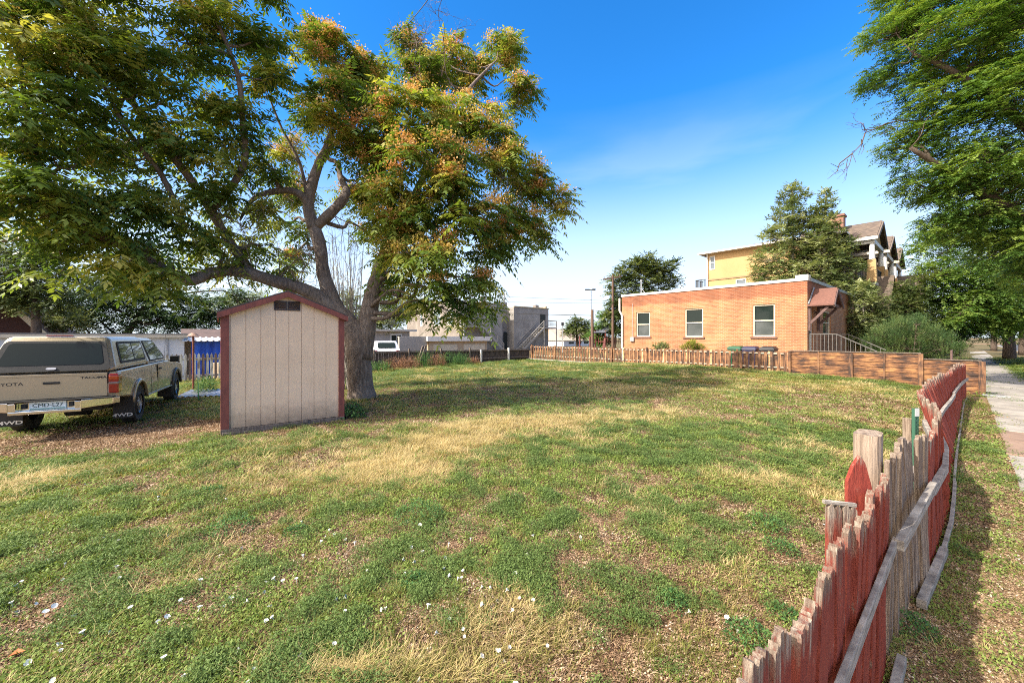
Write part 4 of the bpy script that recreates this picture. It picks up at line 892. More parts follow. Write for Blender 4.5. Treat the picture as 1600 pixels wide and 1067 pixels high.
for i, (a, b_, c, d) in enumerate(wins):
    w = sash(BB, a, b_, c, d, 0); MB().box(-.05, .06, a-.09, b_+.09, c-.09, c-.001).build('sill', m_brickd, w)
    MB().box(.25, .27, a - .05, b_ + .05, c-.05, d+.05).build('room_darkness', m_int, w)
w = sash(BB, *win2[:2], win2[2], win2[3], 1); MB().box(win2[0]-.05, win2[1]+.05, .25, .27, win2[2]-.05, win2[3]+.05).build('room_darkness', m_int, w)
mb = MB(); mb.box(door[0]+.0, door[0]+.06, .05, .14, door[2], door[3]); mb.box(door[1]-.07, door[1], .05, .14, door[2], door[3]); mb.box(door[0]+.06, door[1]-.07, .05, .14, door[3]-.06, door[3])
dr = MB().box(door[0]+.06, door[1]-.07, .10, .13, door[2], door[3]-.06).build('door', flat('dark_door', (.035, .028, .025), .4), BB); mb.build('frame', M['white'], dr)
MB().cyl((door[1]-.14, .04, 1.85), .03, .06, 8, 'y').build('handle', M['alu'], dr)
# porch hood
hx, hz0, hz1, hp = 0.98, 3.0, 3.8, .9
m_hood = mat('red_brown_shingles', (0.19, 0.085, 0.062), (0.13, 0.06, 0.045), 12, .85, stretch=(1, 1, 3), bs=.5)
hd_ = MB()
for sg in (-1, 1):
    e = hx + sg*1.03
    hd_.hexa([(hx, -hp, hz1), (e, -hp-.05, hz0), (e, -.002, hz0), (hx, -.002, hz1), (hx, -hp, hz1+.06), (e, -hp-.05, hz0+.06), (e, -.002, hz0+.06), (hx, -.002, hz1+.06)])
hood = hd_.build('porch_hood', m_hood, BB)
m_tim = mat('dark_timber', (0.09, 0.05, 0.045), (0.15, 0.09, 0.08), 4, .8, stretch=(3, 3, 3), bs=.3)
mb = MB()
for sg in (-1, 1):
    e = hx + sg*.86
    mb.bar((e, -.04, 1.9), (e, -.04, hz0+.02), .12, .10); mb.bar((e, -.10, 2.25), (e, -hp*.80, 2.95), .10, .10); mb.bar((e, -.09, hz0+.03), (e, -hp+.02, hz0+.03), .12, .12)
    mb.bar((hx, -hp-.02, hz1-.06), (hx + sg*1.01, -hp-.06, hz0-.04), .05, .14)
mb.bar((hx-.85, -hp+.1, hz0+.04), (hx+.85, -hp+.1, hz0+.04), .10, .12); mb.bar((hx, -hp+.1, hz0+.1), (hx, -hp+.1, hz1-.1), .08)
mb.build('bracket', m_tim, BB)
MB().tube([(hx-1.03, -.05, hz0+.10), (hx-.04, -.05, hz1+.12)], .035, 6).build('flashing', M['galv'], BB)
mb = MB(); mb.bar((hx - .86, -hp+.0, hz0+.05), (hx - .86, -hp - .08, hz0+.05), .09, .16); mb.build('rafter_end', M['white'], BB)
lm = MB(); lm.cyl((1.2, -.14, 2.45), .09, .28, 8, r2=.05); lm.cyl((1.2, -.14, 2.73), .12, .05, 8); lm.bar((1.2, -.14, 2.76), (1.2, 0, 2.85), .03); lm.build('lantern', m_tim, BB)
# porch landing, steps and railing
MB().box(.1, 3.2, -1.25, -.003, -.4, .80).build('porch_landing', M['concrete'], BB)
mb = MB()
for k in range(4): mb.box(.3, 3.0, -1.25 - .30*(k+1), -1.252 - .30*k, -.4, .80 - .16*(k+1))
mb.build('steps', M['concrete'], BB)
mb = MB(); mb.bar((.16, -.05, 1.74), (.16, -1.0, 1.74), .035); mb.bar((.16, -.05, .95), (.16, -1.0, .95), .025); mb.bar((.16, -1.0, 1.74), (.16, -2.3, 1.02), .035); mb.bar((.16, -1.0, .92), (.16, -2.3, .3), .025)
for k in range(8): y_ = -.05 - k*.136; mb.bar((.16, y_, .80), (.16, y_, 1.73), .018)
for k in range(1, 9): y_ = -1.0 - k*.16; mb.bar((.16, y_, .92 - .55*(-y_-1)), (.16, y_, 1.72 - .55*(-y_-1)), .018)
mb.bar((2.95, -.05, 1.74), (2.95, -1.0, 1.74), .035); mb.bar((2.95, -1.0, 1.74), (2.95, -2.3, 1.02), .035)
for k in range(8): y_ = -.05 - k*.136; mb.bar((2.95, y_, .80), (2.95, y_, 1.73), .018)
for k in range(1, 9, 2): y_ = -1.0 - k*.16; mb.bar((2.95, y_, .92 - .55*(-y_-1)), (2.95, y_, 1.72 - .55*(-y_-1)), .018)
mb.build('railing', mat('railing_grey', (.16, .15, .14), (.10, .09, .085), 10, .5, .3), BB)
# downspout, conduit, meter, roof mast
mb = MB(); mb.bar((-.07, Lq-.06, .1), (-.07, Lq-.06, 3.0), .1, .08); mb.bar((-.07, Lq-.06, 3.0), (-.07, Lq+.12, 3.3), .1, .08); mb.bar((-.07, Lq+.12, 3.3), (-.07, Lq+.12, 4.1), .1, .08); mb.build('downspout', M['white'], BB)
q_m = onS(989, 530, BS)[0] - BQ; mb = MB(); mb.box(-.12, -.001, q_m-.12, q_m+.14, 1.35, 1.62); mb.tube([(-.02, q_m, 1.6), (-.02, q_m, 3.7)], .018, 6); mb.build('meter_box', M['galv'], BB)
q_a = onS(1002, 450, BS + 1.0)[0]; mb = MB(); mb.tube([(1.0, q_a - BQ, 3.7), (1.0, q_a - BQ, 5.25)], .045, 8); mb.tube([(1.0, q_a-BQ, 4.75), (1.0, q_a-BQ-.45, 4.2)], .012, 5); mb.cyl((1.0, q_a-BQ, 5.2), .07, .09, 8); mb.build('roof_mast', M['galv'], BB)

# bins between the fence and the brick wall
def bin_(px, col, label, Yc=17.6, rot=0):
    s0 = 20.45; q0, _ = onS(px, 530, s0); r = empty('wheelie_bin', W(s0, q0, .06), RZ + rot, label, 'bin', 'wheeled bins by the brick wall')
    m_ = flat('bin_plastic', col, .45)
    mb = MB().hexa([(-.22, -.24, .05), (.22, -.24, .05), (.22, .24, .05), (-.22, .24, .05), (-.29, -.30, .98), (.29, -.30, .98), (.29, .30, .98), (-.29, .30, .98)]); mb.build('bin_body', m_, r, .02)
    mb = MB().hexa([(-.33, -.34, .985), (.33, -.34, .985), (.33, .34, .985), (-.33, .34, .985), (-.22, -.24, 1.11), (.22, -.24, 1.13), (.22, .24, 1.13), (-.22, .24, 1.11)]); mb.build('lid', m_, r, .03)
    for sg in (-1, 1): MB().cyl((.25, sg*.25 - .03, .10), .10, .06, 12, 'y').build('wheel', M['black'], r)
bin_(1150, (.012, .08, .035), 'green wheeled bin behind the low picket fence'); bin_(1173, (.02, .02, .055), 'dark blue wheeled bin between the green and the black bins'); bin_(1201, (.014, .014, .016), 'black wheeled bin nearest the porch of the brick building')

# ================================================================ YELLOW STUCCO APARTMENT ROW
AB = lotroot('apartment_building', 0, 0, 0, 'three-storey yellow stucco apartment row with stepped shingled gables and pillared balconies', 'building')
m_stuc = mat('yellow_stucco', (0.50, 0.325, 0.15), (0.38, 0.24, 0.11), 0.55, .9, bs=.25, lo=.3, hi=.7, detail=7)
m_shg = mat('brown_shingles', (0.17, 0.125, 0.092), (0.085, 0.064, 0.052), 3.2, .95, stretch=(1, 1, 3.5), bs=.7, detail=8)
s0, qb_, qf_, ze_ = 35.9, 14.9, 6.0, 9.0
mb = MB(); qw, zw1 = onS(1109, 401, s0); qw2, zw0 = onS(1117.5, 421, s0); ql, zl1 = onS(1150, 437, s0); ql2, zl0 = onS(1166, 446, s0)
h1 = (qw2 - qf_, qw - qf_, zw0, zw1); h2 = (ql2 - qf_, ql - qf_, zl0 - .6, zl1)
mb.wall((s0, qf_, 0), (0, 1, 0), qb_ - qf_, -.4, ze_, (1, 0, 0), .3, [h1, h2]); mb.wall((s0 + .3, qf_, 0), (1, 0, 0), 26, -.4, ze_, (0, 1, 0), .3)
mb.box(s0+.3, s0+26, qb_-.3, qb_, -.4, ze_); mb.box(s0+26, s0+26.3, qf_+.3, qb_, -.4, ze_); mb.build('wall', m_stuc, AB)
for h_ in (h1, h2):
    fr = MB(); a, b_, c, d = h_[0]+qf_, h_[1]+qf_, h_[2], h_[3]
    fr.box(s0-.03, s0+.08, a, a+.07, c, d); fr.box(s0-.03, s0+.08, b_-.07, b_, c, d); fr.box(s0-.03, s0+.08, a+.07, b_-.07, c, c+.07); fr.box(s0-.03, s0+.08, a+.07, b_-.07, d-.07, d); fr.box(s0-.02, s0+.07, a+.07, b_-.07, (c+d)/2-.03, (c+d)/2+.03)
    w = fr.build('window', M['white'], AB); MB().box(s0+.03, s0+.04, a+.07, b_-.07, c+.07, d-.07).build('pane', flat('grey_blue_pane', (.12, .15, .18), .1), w)
zfl = onS(1104, 438, s0)[1]; MB().box(s0-.06, s0-.001, qf_, qb_, zfl-.06, zfl+.06).build('band_trim', mat('dull_trim', (.30, .20, .10), (.25, .17, .09), 4), AB)
e0, e1, f0, f1, zr = s0-.6, s0+26.9, qf_-.6, qb_+.6, 10.1; qm = (f0+f1)/2
mb = MB(); mb.add([(e0, f0, ze_+.05), (e1, f0, ze_+.05), (e1, f1, ze_+.05), (e0, f1, ze_+.05), (e0+4.5, qm, zr), (e1-4.5, qm, zr)], [(0, 1, 5, 4), (1, 2, 5), (2, 3, 4, 5), (3, 0, 4), (3, 2, 1, 0)]); mb.build('main_roof', m_shg, AB)
mb = MB(); mb.box(e0-.03, e0-.001, f0, f1, ze_-.06, ze_+.07); mb.box(e0-.03, e1, f0-.03, f0-.001, ze_-.06, ze_+.07); mb.box(e0-.03, e1, f1+.001, f1+.03, ze_-.06, ze_+.07); mb.box(e0, s0-.002, f0, f1, ze_-.03, ze_+.04); mb.box(s0-.12, s0-.04, qb_-.02, qb_+.08, 0, ze_); mb.build('gutter', M['white'], AB)
mb = MB(); mb.box(s0+.2, s0+1.8, qb_+.0, qb_+1.2, 5.65, 5.8)
for k in range(10): mb.bar((s0+.22, qb_+.05+k*.12, 5.8), (s0+.22, qb_+.05+k*.12, 6.8), .03)
for k in range(10): mb.bar((s0+.22+k*.17, qb_+1.18, 5.8), (s0+.22+k*.17, qb_+1.18, 6.8), .03)
mb.bar((s0+.22, qb_, 6.8), (s0+.22, qb_+1.2, 6.8), .05); mb.bar((s0+.22, qb_+1.18, 6.8), (s0+1.8, qb_+1.18, 6.8), .05); mb.build('rear_balcony', M['wire'], AB)
qc, _ = onS(1307, 350, 37.5); mb = MB(); mb.box(37.2, 38.0, qc-.45, qc+.45, 8.6, 10.55); mb.box(37.12, 38.08, qc-.52, qc+.52, 10.551, 10.7); mb.build('chimney', brickmat('chimney_brick', (.30, .13, .09), (.22, .10, .07), (.3, .2, .15)), AB)
m_shade = mat('shaded_recess', (.22, .15, .10), (.16, .11, .08), 2)
def gable_roof(sc_, hw_, zr_, ze2, q0, q1, th=.16):
    mb = MB()
    for sg in (-1, 1): e = sc_ + sg*hw_; mb.hexa([(sc_, q0, zr_), (e, q0, ze2), (e, q1, ze2), (sc_, q1, zr_), (sc_, q0, zr_+th), (e, q0, ze2+th), (e, q1, ze2+th), (sc_, q1, zr_+th)])
    return mb
for i, sc_ in enumerate((38.5, 45.0, 51.6)):
    g = gable_roof(sc_, 2.55, 9.85, 8.40, 3.85, 8.6).build('gable_roof', m_shg, AB)
    t = MB()
    for sg in (-1, 1): t.bar((sc_, 3.80, 9.83), (sc_+sg*2.55, 3.80, 8.38), .08, .24)
    t.build('barge_board', M['dkwood'], g); t = MB()
    for sg in (-1, 1): t.bar((sc_+sg*2.56, 3.8, 8.38), (sc_+sg*2.56, 6.2, 8.38), .06, .22)
    t.box(sc_-2.3, sc_+2.3, 4.0, 4.25, 8.05, 8.33); t.box(sc_-2.35, sc_-2.05, 4.25, 6.0, 8.05, 8.33); t.build('beam', M['white'] if i == 0 else m_cream, g)
    MB().prism([(-2.2, 0), (2.2, 0), (0, 1.25)], (sc_, 4.1, 8.36), (1, 0, 0), (0, 0, 1), (0, 1, 0), .1).build('gable_end', m_stuc, g)
    for k_, ss in enumerate((sc_-2.15, sc_+2.15)):
        MB().tube([(ss, 4.15, 6.95), (ss, 4.15, 8.05)], [.17, .14], 12).build('column', M['white'], AB)
        MB().hexa([(ss-.27, 3.88, 5.4), (ss+.27, 3.88, 5.4), (ss+.27, 4.42, 5.4), (ss-.27, 4.42, 5.4), (ss-.21, 3.94, 6.95), (ss+.21, 3.94, 6.95), (ss+.21, 4.36, 6.95), (ss-.21, 4.36, 6.95)]).build('pier', m_stuc, AB)
    MB().box(sc_-2.3, sc_+2.3, 3.95, 6.0, 5.2, 5.42).build('balcony_floor', M['white'], AB)
    rl = MB(); rl.bar((sc_-2.1, 4.1, 6.45), (sc_+2.1, 4.1, 6.45), .06); rl.bar((sc_-2.15, 4.4, 6.45), (sc_-2.15, 6.0, 6.45), .06)
    for k in range(12): rl.bar((sc_-2.15, 4.5+k*.13, 5.42), (sc_-2.15, 4.5+k*.13, 6.45), .03)
    for k in range(20): rl.bar((sc_-1.8+k*.19, 4.1, 5.42), (sc_-1.8+k*.19, 4.1, 6.45), .03)
    rl.build('balcony_railing', M['wire'], AB)
    MB().box(sc_-1.4, sc_+1.4, 5.9, 5.995, 5.42, 8.0).build('recess_shade', m_shade, AB)  # dark sheet put in for the shade at the back of the balcony
    lg = gable_roof(sc_ - .2, 2.5, 5.80, 3.35, 3.2, 5.998).build('porch_roof', m_shg, AB)
    MB().box(sc_-2.2, sc_+2.1, 3.6, 5.99, -.2, 3.3).build('porch_bay', m_stuc, AB)
MB().box(52.2, 55, 2.6, 3.55, 0, 5.6).build('end_bay', m_stuc, AB)
mb = gable_roof(53.5, 2.6, 7.4, 5.3, 2.4, 5.98); mb.build('end_roof', m_shg, AB)

# ================================================================ GREY FLATS BEYOND THE ALLEY
m_gr = brickmat('grey_painted_brick', (0.32, 0.305, 0.285), (0.285, 0.27, 0.25), (0.24, 0.225, 0.21), .4, .14)
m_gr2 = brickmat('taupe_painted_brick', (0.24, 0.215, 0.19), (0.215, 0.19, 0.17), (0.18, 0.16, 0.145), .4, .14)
m_ycap = mat('tan_parapet', (.55, .45, .28), (.42, .34, .22), 3)
FL = lotroot('flats_building', 0, 0, 0, 'grey two-storey flats with outdoor stairs standing beyond the dark back fence', 'building')
zg = -.5
sL = 28.7; q44 = 44.0
def zQ(px, py, q=44.0): return onQ(px, py, q)[1]
wl_ = []
for px0, px1, py0, py1 in ((676, 688, 484, 508), (698, 708, 482, 507), (656, 660, 490, 509)):
    qa = onS(px0, 500, sL)[0]; qb2, z0_ = onS(px1, py1, sL); z1_ = onS(px1, py0, sL)[1]; wl_.append((qb2-q44, qa-q44, z0_, z1_))
zl = 6.6
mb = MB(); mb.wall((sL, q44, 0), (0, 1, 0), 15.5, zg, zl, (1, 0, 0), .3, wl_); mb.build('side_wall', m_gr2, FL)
for a, b_, c, d in wl_: sash(FL, a+q44, b_+q44, c, d, 0, depth=.1, fw=.14, m_=M['white'], m2=flat('bluish_pane', (.16, .20, .24), .15)).location.x = sL
sM = onQ(785, 500, q44)[0]; sR0 = onQ(803, 500, q44)[0]; sR1 = onQ(857, 500, q44)[0]
mb = MB(); mb.box(sL+.3, sM, q44, q44+.3, zg, 6.35); mb.box(sL+.3, sM, q44+15.2, q44+15.5, zg, 6.3); mb.box(sM, sR0, q44+1.6, q44+1.9, zg, 6.9); mb.box(sM-.3, sM-.001, q44+.3, q44+15.2, zg, 6.3)
mb.box(sR0, sR1, q44, q44+.3, zg, 6.15); mb.box(sR1-.3, sR1, q44+.3, q44+15, zg, 6.1); mb.box(sR0, sR0+.3, q44+.3, q44+15, zg, 6.1); mb.build('wall', m_gr, FL)
mb = MB(); mb.box(sL-.05, sM, q44-.05, q44+.35, 6.352, 6.5); mb.box(sR0, sR1+.1, q44-.1, q44+.35, 6.152, 6.3); mb.box(sR1-.3, sR1+.05, q44+.4, q44+15, 6.101, 6.6); mb.box(sL-.06, sL+.32, q44+.351, q44+15.6, 6.602, 6.75); mb.build('parapet', m_ycap, FL)
mb = MB(); mb.box(sL+.3, sM-.3, q44+.3, q44+15.2, 6.0, 6.1); mb.box(sR0+.3, sR1-.3, q44+.3, q44+15, 5.8, 5.9); mb.build('roof', M['concrete'], FL)
mb = MB()
for px, zt_ in ((755, 7.6), (838, 6.9)): ss = onQ(px, 470, q44+2)[0]; mb.box(ss-.35, ss+.35, q44+1.8, q44+2.4, 6.0, zt_)
mb.build('chimney', m_gr2, FL); ss = onQ(788, 460, q44+2)[0]; MB().tube([(ss, q44+2, 6), (ss, q44+2, 8.3)], .12, 8).build('vent_pipe', M['galv'], FL)
ss = onQ(766, 465, q44+2)[0]; mb = MB(); mb.tube([(ss, q44+2, 6), (ss, q44+2, 7.2)], .04, 6); mb.cyl((ss, q44+2, 7.1), .3, .2, 10, r2=.15); mb.build('roof_vent', M['dkwood'], FL)
# doors, upper landing, stairs
d0, _ = onQ(844, 500, q44); d1, _ = onQ(852, 500, q44); MB().box(d0, d1, q44-.05, q44-.001, 3.2, 5.3).build('upper_door', m_int, FL)
d0, _ = onQ(786.5, 500, q44+1.6); d1, _ = onQ(794, 500, q44+1.6); MB().box(d0, d1, q44+1.53, q44+1.598, -.2, 2.4).build('lower_door', m_int, FL)
m_gst = mat('grey_stair_paint', (.36, .34, .31), (.28, .26, .24), 4)
def stair(sa, sb, land1, name='outdoor_stair'):
    mb = MB(); zl_ = 3.15; q0, q1 = q44-1.5, q44-.06
    mb.box(sb, land1, q0, q1, zl_-.2, zl_); n2 = 12
    for q_ in (q0, q1-.05): mb.bar((sa, q_+.03, -.3), (sb, q_+.03, zl_-.1), .08, .28); mb.bar((sa, q_+.03, .7), (sb, q_+.03, zl_+1.0), .07, .09); mb.bar((sa, q_+.03, .3), (sb, q_+.03, zl_+.6), .05, .06)
    for k in range(n2): t = (k+.5)/n2; mb.box(sa+(sb-sa)*t-.15, sa+(sb-sa)*t+.15, q0+.1, q1-.1, -.3+t*(zl_+.3)-.03, -.3+t*(zl_+.3)+.02)
    for t in (0, .33, .66, 1): mb.bar((sa+(sb-sa)*t, q0+.03, -.3+t*(zl_+.2)), (sa+(sb-sa)*t, q0+.03, .75+t*(zl_+.3)), .08)
    for z_ in (.35, .65, 1.0): mb.bar((sb, q0+.03, zl_+z_), (land1, q0+.03, zl_+z_), .05, .10); mb.bar((land1, q0, zl_+z_), (land1, q1, zl_+z_), .05, .10)
    for s2 in (sb, land1): mb.bar((s2, q0+.03, -.4), (s2, q0+.03, zl_+1.05), .12)
    return mb.build(name, m_gst, FL)
stair(onQ(814, 500, q44-1)[0], onQ(847, 500, q44-1)[0], onQ(866, 500, q44-1)[0]); stair(onQ(784, 500, q44-1)[0], onQ(752, 500, q44-1)[0], onQ(722, 500, q44-1)[0])

# garages, houses and yard things behind the alley (each stands on its own)
def block(name, label, cat, pxa, pxb, q, depth, zt_, m_, zb_=-.45, roof=None, rh=.12, over=.25, pitch=0):
    sa, sb = onQ(pxa, 500, q)[0], onQ(pxb, 500, q)[0]; r = lotroot(name, sa, q, 0, label, cat); L_ = sb - sa
    MB().box(0, L_, 0, depth, zb_, zt_).build('wall', m_, r)
    if pitch: MB().add([(-over, -over, zt_), (L_+over, -over, zt_), (L_+over, depth+over, zt_), (-over, depth+over, zt_), (-over, depth/2, zt_+pitch), (L_+over, depth/2, zt_+pitch)], [(0, 1, 5, 4), (2, 3, 4, 5), (0, 4, 3), (1, 2, 5), (3, 2, 1, 0)]).build('roof', roof, r)
    else: MB().box(-over, L_+over, -over, depth+over, zt_+.001, zt_+rh).build('roof', roof, r)
    return r, L_
m_wh = mat('white_siding', (.66, .66, .66), (.55, .56, .57), 1.2, .8, stretch=(1, 1, 6), bs=.2); m_tanw = mat('tan_wall', (.46, .36, .25), (.38, .29, .2), 2)
m_rfb = mat('brown_roofing', (.13, .085, .075), (.08, .055, .05), 3, .95, bs=.4); m_gb = mat('grey_block', (.33, .30, .27), (.26, .24, .22), 3, .9, bs=.4)
r, L_ = block('garage', 'low tan garage with a broad white flat roof, in front of the grey flats', 'garage', 671, 761, 31, 5, 1.25, m_tanw, roof=M['white'], rh=.42, over=.35)
o = MB(); 
for k in range(2): o.box(.4 + k*L_*.5, L_*.5 - .3 + k*L_*.5, -.04, -.001, -.4, .95)
o.build('garage_door', m_cream, r)
block('block_wall', 'grey block wall left of the white-roofed garage', 'wall', 624, 667, 31, .3, 1.62, m_gb, roof=M['concrete'], rh=.06, over=.02)
r, L_ = block('bungalow', 'low grey bungalow with a satellite dish, behind the tree trunk', 'house', 575, 640, 34, 6, 2.15, m_gb, roof=M['concrete'], rh=.16, over=.5)
w = MB().box(L_*.52, L_*.80, -.05, -.001, .9, 1.9).build('window', M['white'], r); MB().box(L_*.54, L_*.655, -.06, -.051, 1.0, 1.8).build('pane', m_pane, w); MB().box(L_*.665, L_*.78, -.06, -.051, 1.0, 1.8).build('pane', m_pane, w)
mb = MB(); vs = [(L_*.55 + .42*math.cos(a), -.1 + .14*math.sin(a), 2.95 + .42*math.sin(a)) for a in [2*math.pi*i/14 for i in range(14)]]; mb.add([(L_*.55, .1, 2.9)] + vs, [(0, 1+i, 1+(i+1) % 14) for i in range(14)]); mb.bar((L_*.55, .1, 2.3), (L_*.55, .1, 2.9), .06); mb.build('satellite_dish', M['galv'], r)
r, L_ = block('garage', 'long low white garage with a grey flat roof edge behind the pickup', 'garage', -140, 288, 24, 6, 1.72, m_wh, roof=flat('roof_edge_grey', (.20, .19, .18), .8), rh=.05, over=.12)
MB().box(-.13, L_+.13, -.15, -.122, 1.58, 1.71).build('fascia', m_cream, r); MB().tube([(L_-.6, -.03, -.4), (L_-.6, -.03, 1.6)], .03, 6).build('conduit', M['galv'], r)
r, L_ = block('outbuilding', 'brown-roofed outbuilding hung with a blue tarpaulin, left of the shed', 'outbuilding', 288, 372, 24.5, 5, 1.55, m_tanw, roof=m_rfb, pitch=.5, over=.1)
mb = MB(); nn = 30; vs = []
for i in range(nn+1): xx = -.1 + (L_+.2)*i/nn; zz = .03*math.cos(i*math.pi/1.5); vs += [(xx, -.7, 1.42+zz), (xx, -.1, 1.60+zz)]
mb.add(vs, [(2*i, 2*i+2, 2*i+3, 2*i+1) for i in range(nn)]); mb.build('awning', M['white'], r)
mb = MB(); nn = 24; vs = []
for i in range(nn+1): xx = .25 + (L_-.3)*i/nn; yy = -.42 + .05*math.sin(i*1.3) + .03*math.sin(i*2.9); vs += [(xx, yy, -.3), (xx, yy+.04*math.sin(i*2), .6), (xx, yy*1.02, 1.38)]
mb.add(vs, [f for i in range(nn) for f in ((3*i, 3*i+3, 3*i+4, 3*i+1), (3*i+1, 3*i+4, 3*i+5, 3*i+2))]); o = mb.build('tarpaulin', mat('blue_tarp', (.01, .10, .55), (.008, .07, .42), 3, .45, bs=.4, bd=.05), r, 0, True)
tag(MB().box(-.55, .55, -.3, .3, 0, .78).build('crate_stack', m_tanw, None, .01), 'pale wooden crate behind the white picket fence', 'crate').location = W(onQ(334, 540, 21.2)[0] + .5, 21.3, -.3)
# gabled house at the far left
HL = lotroot('gabled_house', onQ(-70, 500, 34)[0], 34, 0, 'dark red gabled house with a brown roof at the far left behind the garage', 'house')
m_dkr = mat('dark_red_siding', (.075, .028, .022), (.05, .022, .018), 2, .85, stretch=(1, 1, 8))
Lh = onQ(62, 500, 34)[0] - onQ(-70, 500, 34)[0]
mb = MB(); mb.box(0, Lh, 0, 9, -.4, 1.7); mb.prism([(0, 1.7), (Lh, 1.7), (Lh/2, 3.9)], (0, 0, 0), (1, 0, 0), (0, 0, 1), (0, 1, 0), 9); mb.build('wall', m_dkr, HL)
mb = gable_roof(Lh/2, Lh/2+.5, 4.0, 1.4, -.6, 9.5, .12); mb.build('roof', m_rfb, HL)
mb = MB()
for sg in (-1, 1): mb.bar((Lh/2, -.63, 4.03), (Lh/2 + sg*(Lh/2+.5), -.63, 1.43), .05, .26)
mb.build('barge_board', m_cream, HL)
# white car seen over the back fence
Yc = 29.0; cx = (601 - 800)/F*Yc; CR = empty('parked_car', (cx, Yc, -.33), R(112), 'white hatchback parked beyond the back fence, left of the block wall', 'car')
m_wc = flat('white_car_paint', (.75, .76, .78), .25, 0, .6)
prf = [(-2.2, .35), (-2.2, .85), (-2.05, 1.1), (-1.7, 1.5), (-1.3, 1.66), (.4, 1.66), (1.1, 1.2), (2.1, 1.0), (2.25, .7), (2.2, .35)]
mb = MB(); ys = [(-.9, .86), (-.82, 1), (.82, 1), (.9, .86)]; vs = []
for y_, f in ys: vs += [(x, y_ * (1 if z < 1.15 else .84), z if z < 1 else 1 + (z-1)*(f if f < 1 else 1)) for x, z in prf]
n2 = len(prf); fs = [tuple(range(n2)), tuple(3*n2+i for i in range(n2))] + [(k*n2+i, k*n2+(i+1) % n2, (k+1)*n2+(i+1) % n2, (k+1)*n2+i) for k in range(3) for i in range(n2)]
mb.add(vs, fs).build('body', m_wc, CR, .06, False, 3)
patch([(-2.06, .66, 1.14), (-2.06, -.66, 1.14), (-1.64, -.62, 1.56), (-1.64, .62, 1.56)], rrect(.04, .96, .1, .95, .1, .06), .02, .01).build('rear_window', m_pane, CR)
for sg in (-1, 1):
    patch([(-1.7, sg*.80, 1.15), (.9, sg*.80, 1.15), (.5, sg*.745, 1.58), (-1.4, sg*.745, 1.58)], rrect(.04, .46, .05, .9, .1, .06), -.05*sg*-1 if sg < 0 else .05, .012).build('side_window', m_pane, CR)
    MB().box(-2.22, -2.1, min(sg*.62, sg*.86), max(sg*.62, sg*.86), .82, 1.02).build('tail_lamp', m_lr, CR, .02)
    for x in (-1.4, 1.35): MB().cyl((x, sg*.92, .33), .33, -sg*.2, 20, 'y').build('wheel', M['black'], CR)

# white buildings, playset, poles
block('warehouse', 'plain pale blue-white warehouse just right of the grey flats', 'building', 868, 880, 62, 6, 2.3, mat('pale_blue_wall', (.50, .56, .64), (.46, .52, .6), 2), roof=M['white'], rh=.2, over=.05)
r, L_ = block('store_building', 'low white building with a tan roof and small windows behind the picket fence', 'building', 881, 944, 56, 9, .9, m_wh, roof=mat('tan_roof', (.55, .42, .32), (.45, .34, .26), 3), pitch=2.6, over=.3)
for k in range(3): MB().box(1.6 + k*2.6, 3.2 + k*2.6, -.05, -.002, .2, .6).build('window', m_pane, r)
q_p = 30.0
sa = onQ(922, 520, q_p)[0]; sb = onQ(973, 520, q_p)[0]; PS = lotroot('playset', sa, q_p, -.2, 'dark red wooden play tower with a slanted roof, left of the brick building', 'playset'); L_ = sb - sa
m_pr = mat('red_stained_timber', (.16, .035, .03), (.11, .03, .025), 5, .7); mb = MB()
for x_ in (.0, .45, .75, 1.0):
    for y_ in (0, 1.6): mb.bar((L_*x_, y_, 0), (L_*x_, y_, 2.7 if x_ > .4 else 1.9), .13)
mb.box(L_*.45, L_, 0, 1.6, 1.2, 1.3); mb.bar((0, 0, 1.9), (L_, 0, 1.9), .1); mb.bar((L_*.45, 0, 1.7), (L_*.3, -.3, 0), .3, .05)
for k in range(14): mb.bar((L_*(.03+.07*k), 0, .9), (L_*(.03+.07*k), 0, 1.8), .05)
mb.build('frame', m_pr, PS); mb = MB(); mb.hexa([(L_*.42, -.2, 2.4), (L_*.72, -.2, 3.5), (L_*.72, 1.8, 3.5), (L_*.42, 1.8, 2.4), (L_*.42, -.2, 2.45), (L_*.72, -.2, 3.55), (L_*.72, 1.8, 3.55), (L_*.42, 1.8, 2.45)]); mb.hexa([(L_*.72, -.2, 3.5), (L_*1.03, -.2, 2.4), (L_*1.03, 1.8, 2.4), (L_*.72, 1.8, 3.5), (L_*.72, -.2, 3.55), (L_*1.03, -.2, 2.45), (L_*1.03, 1.8, 2.45), (L_*.72, 1.8, 3.55)]); mb.build('roof', flat('grey_tarp', (.10, .11, .14), .6), PS)
m_pole = mat('creosote_pole', (.16, .10, .07), (.10, .06, .045), 4, .9, stretch=(6, 6, .5), bs=.4)
def pole(name, label, cat, px, py, Y_, r_, m_=None):
    x_ = (px-800)/F*Y_; o = empty(name, (x_, Y_, -.4), 0, label, cat); zt_ = hgt(py, Y_) + .4; MB().tube([(0, 0, 0), (0, 0, zt_)], [r_, r_*.75], 8).build('pole', m_ or m_pole, o); return o, zt_, x_
UP, zt_, ux_ = pole('utility_pole', 'tall brown utility pole with one crossarm, in front of the round tree', 'utility pole', 957.5, 430, 48, .17)
mb = MB(); mb.bar((-1.25, -.15, zt_-.55), (1.1, .05, zt_-.15), .12, .16)
for x_ in (-1.1, -.5, .8): mb.cyl((x_, -.12, zt_-.42 + .17*(x_+1.1)), .05, .2, 6)
mb.build('crossarm', m_pole, UP)
LP, zl_, lx_ = pole('light_pole', 'slim pale floodlight pole against the sky, right of the flats', 'light pole', 923.5, 453, 62, .10, M['galv'])
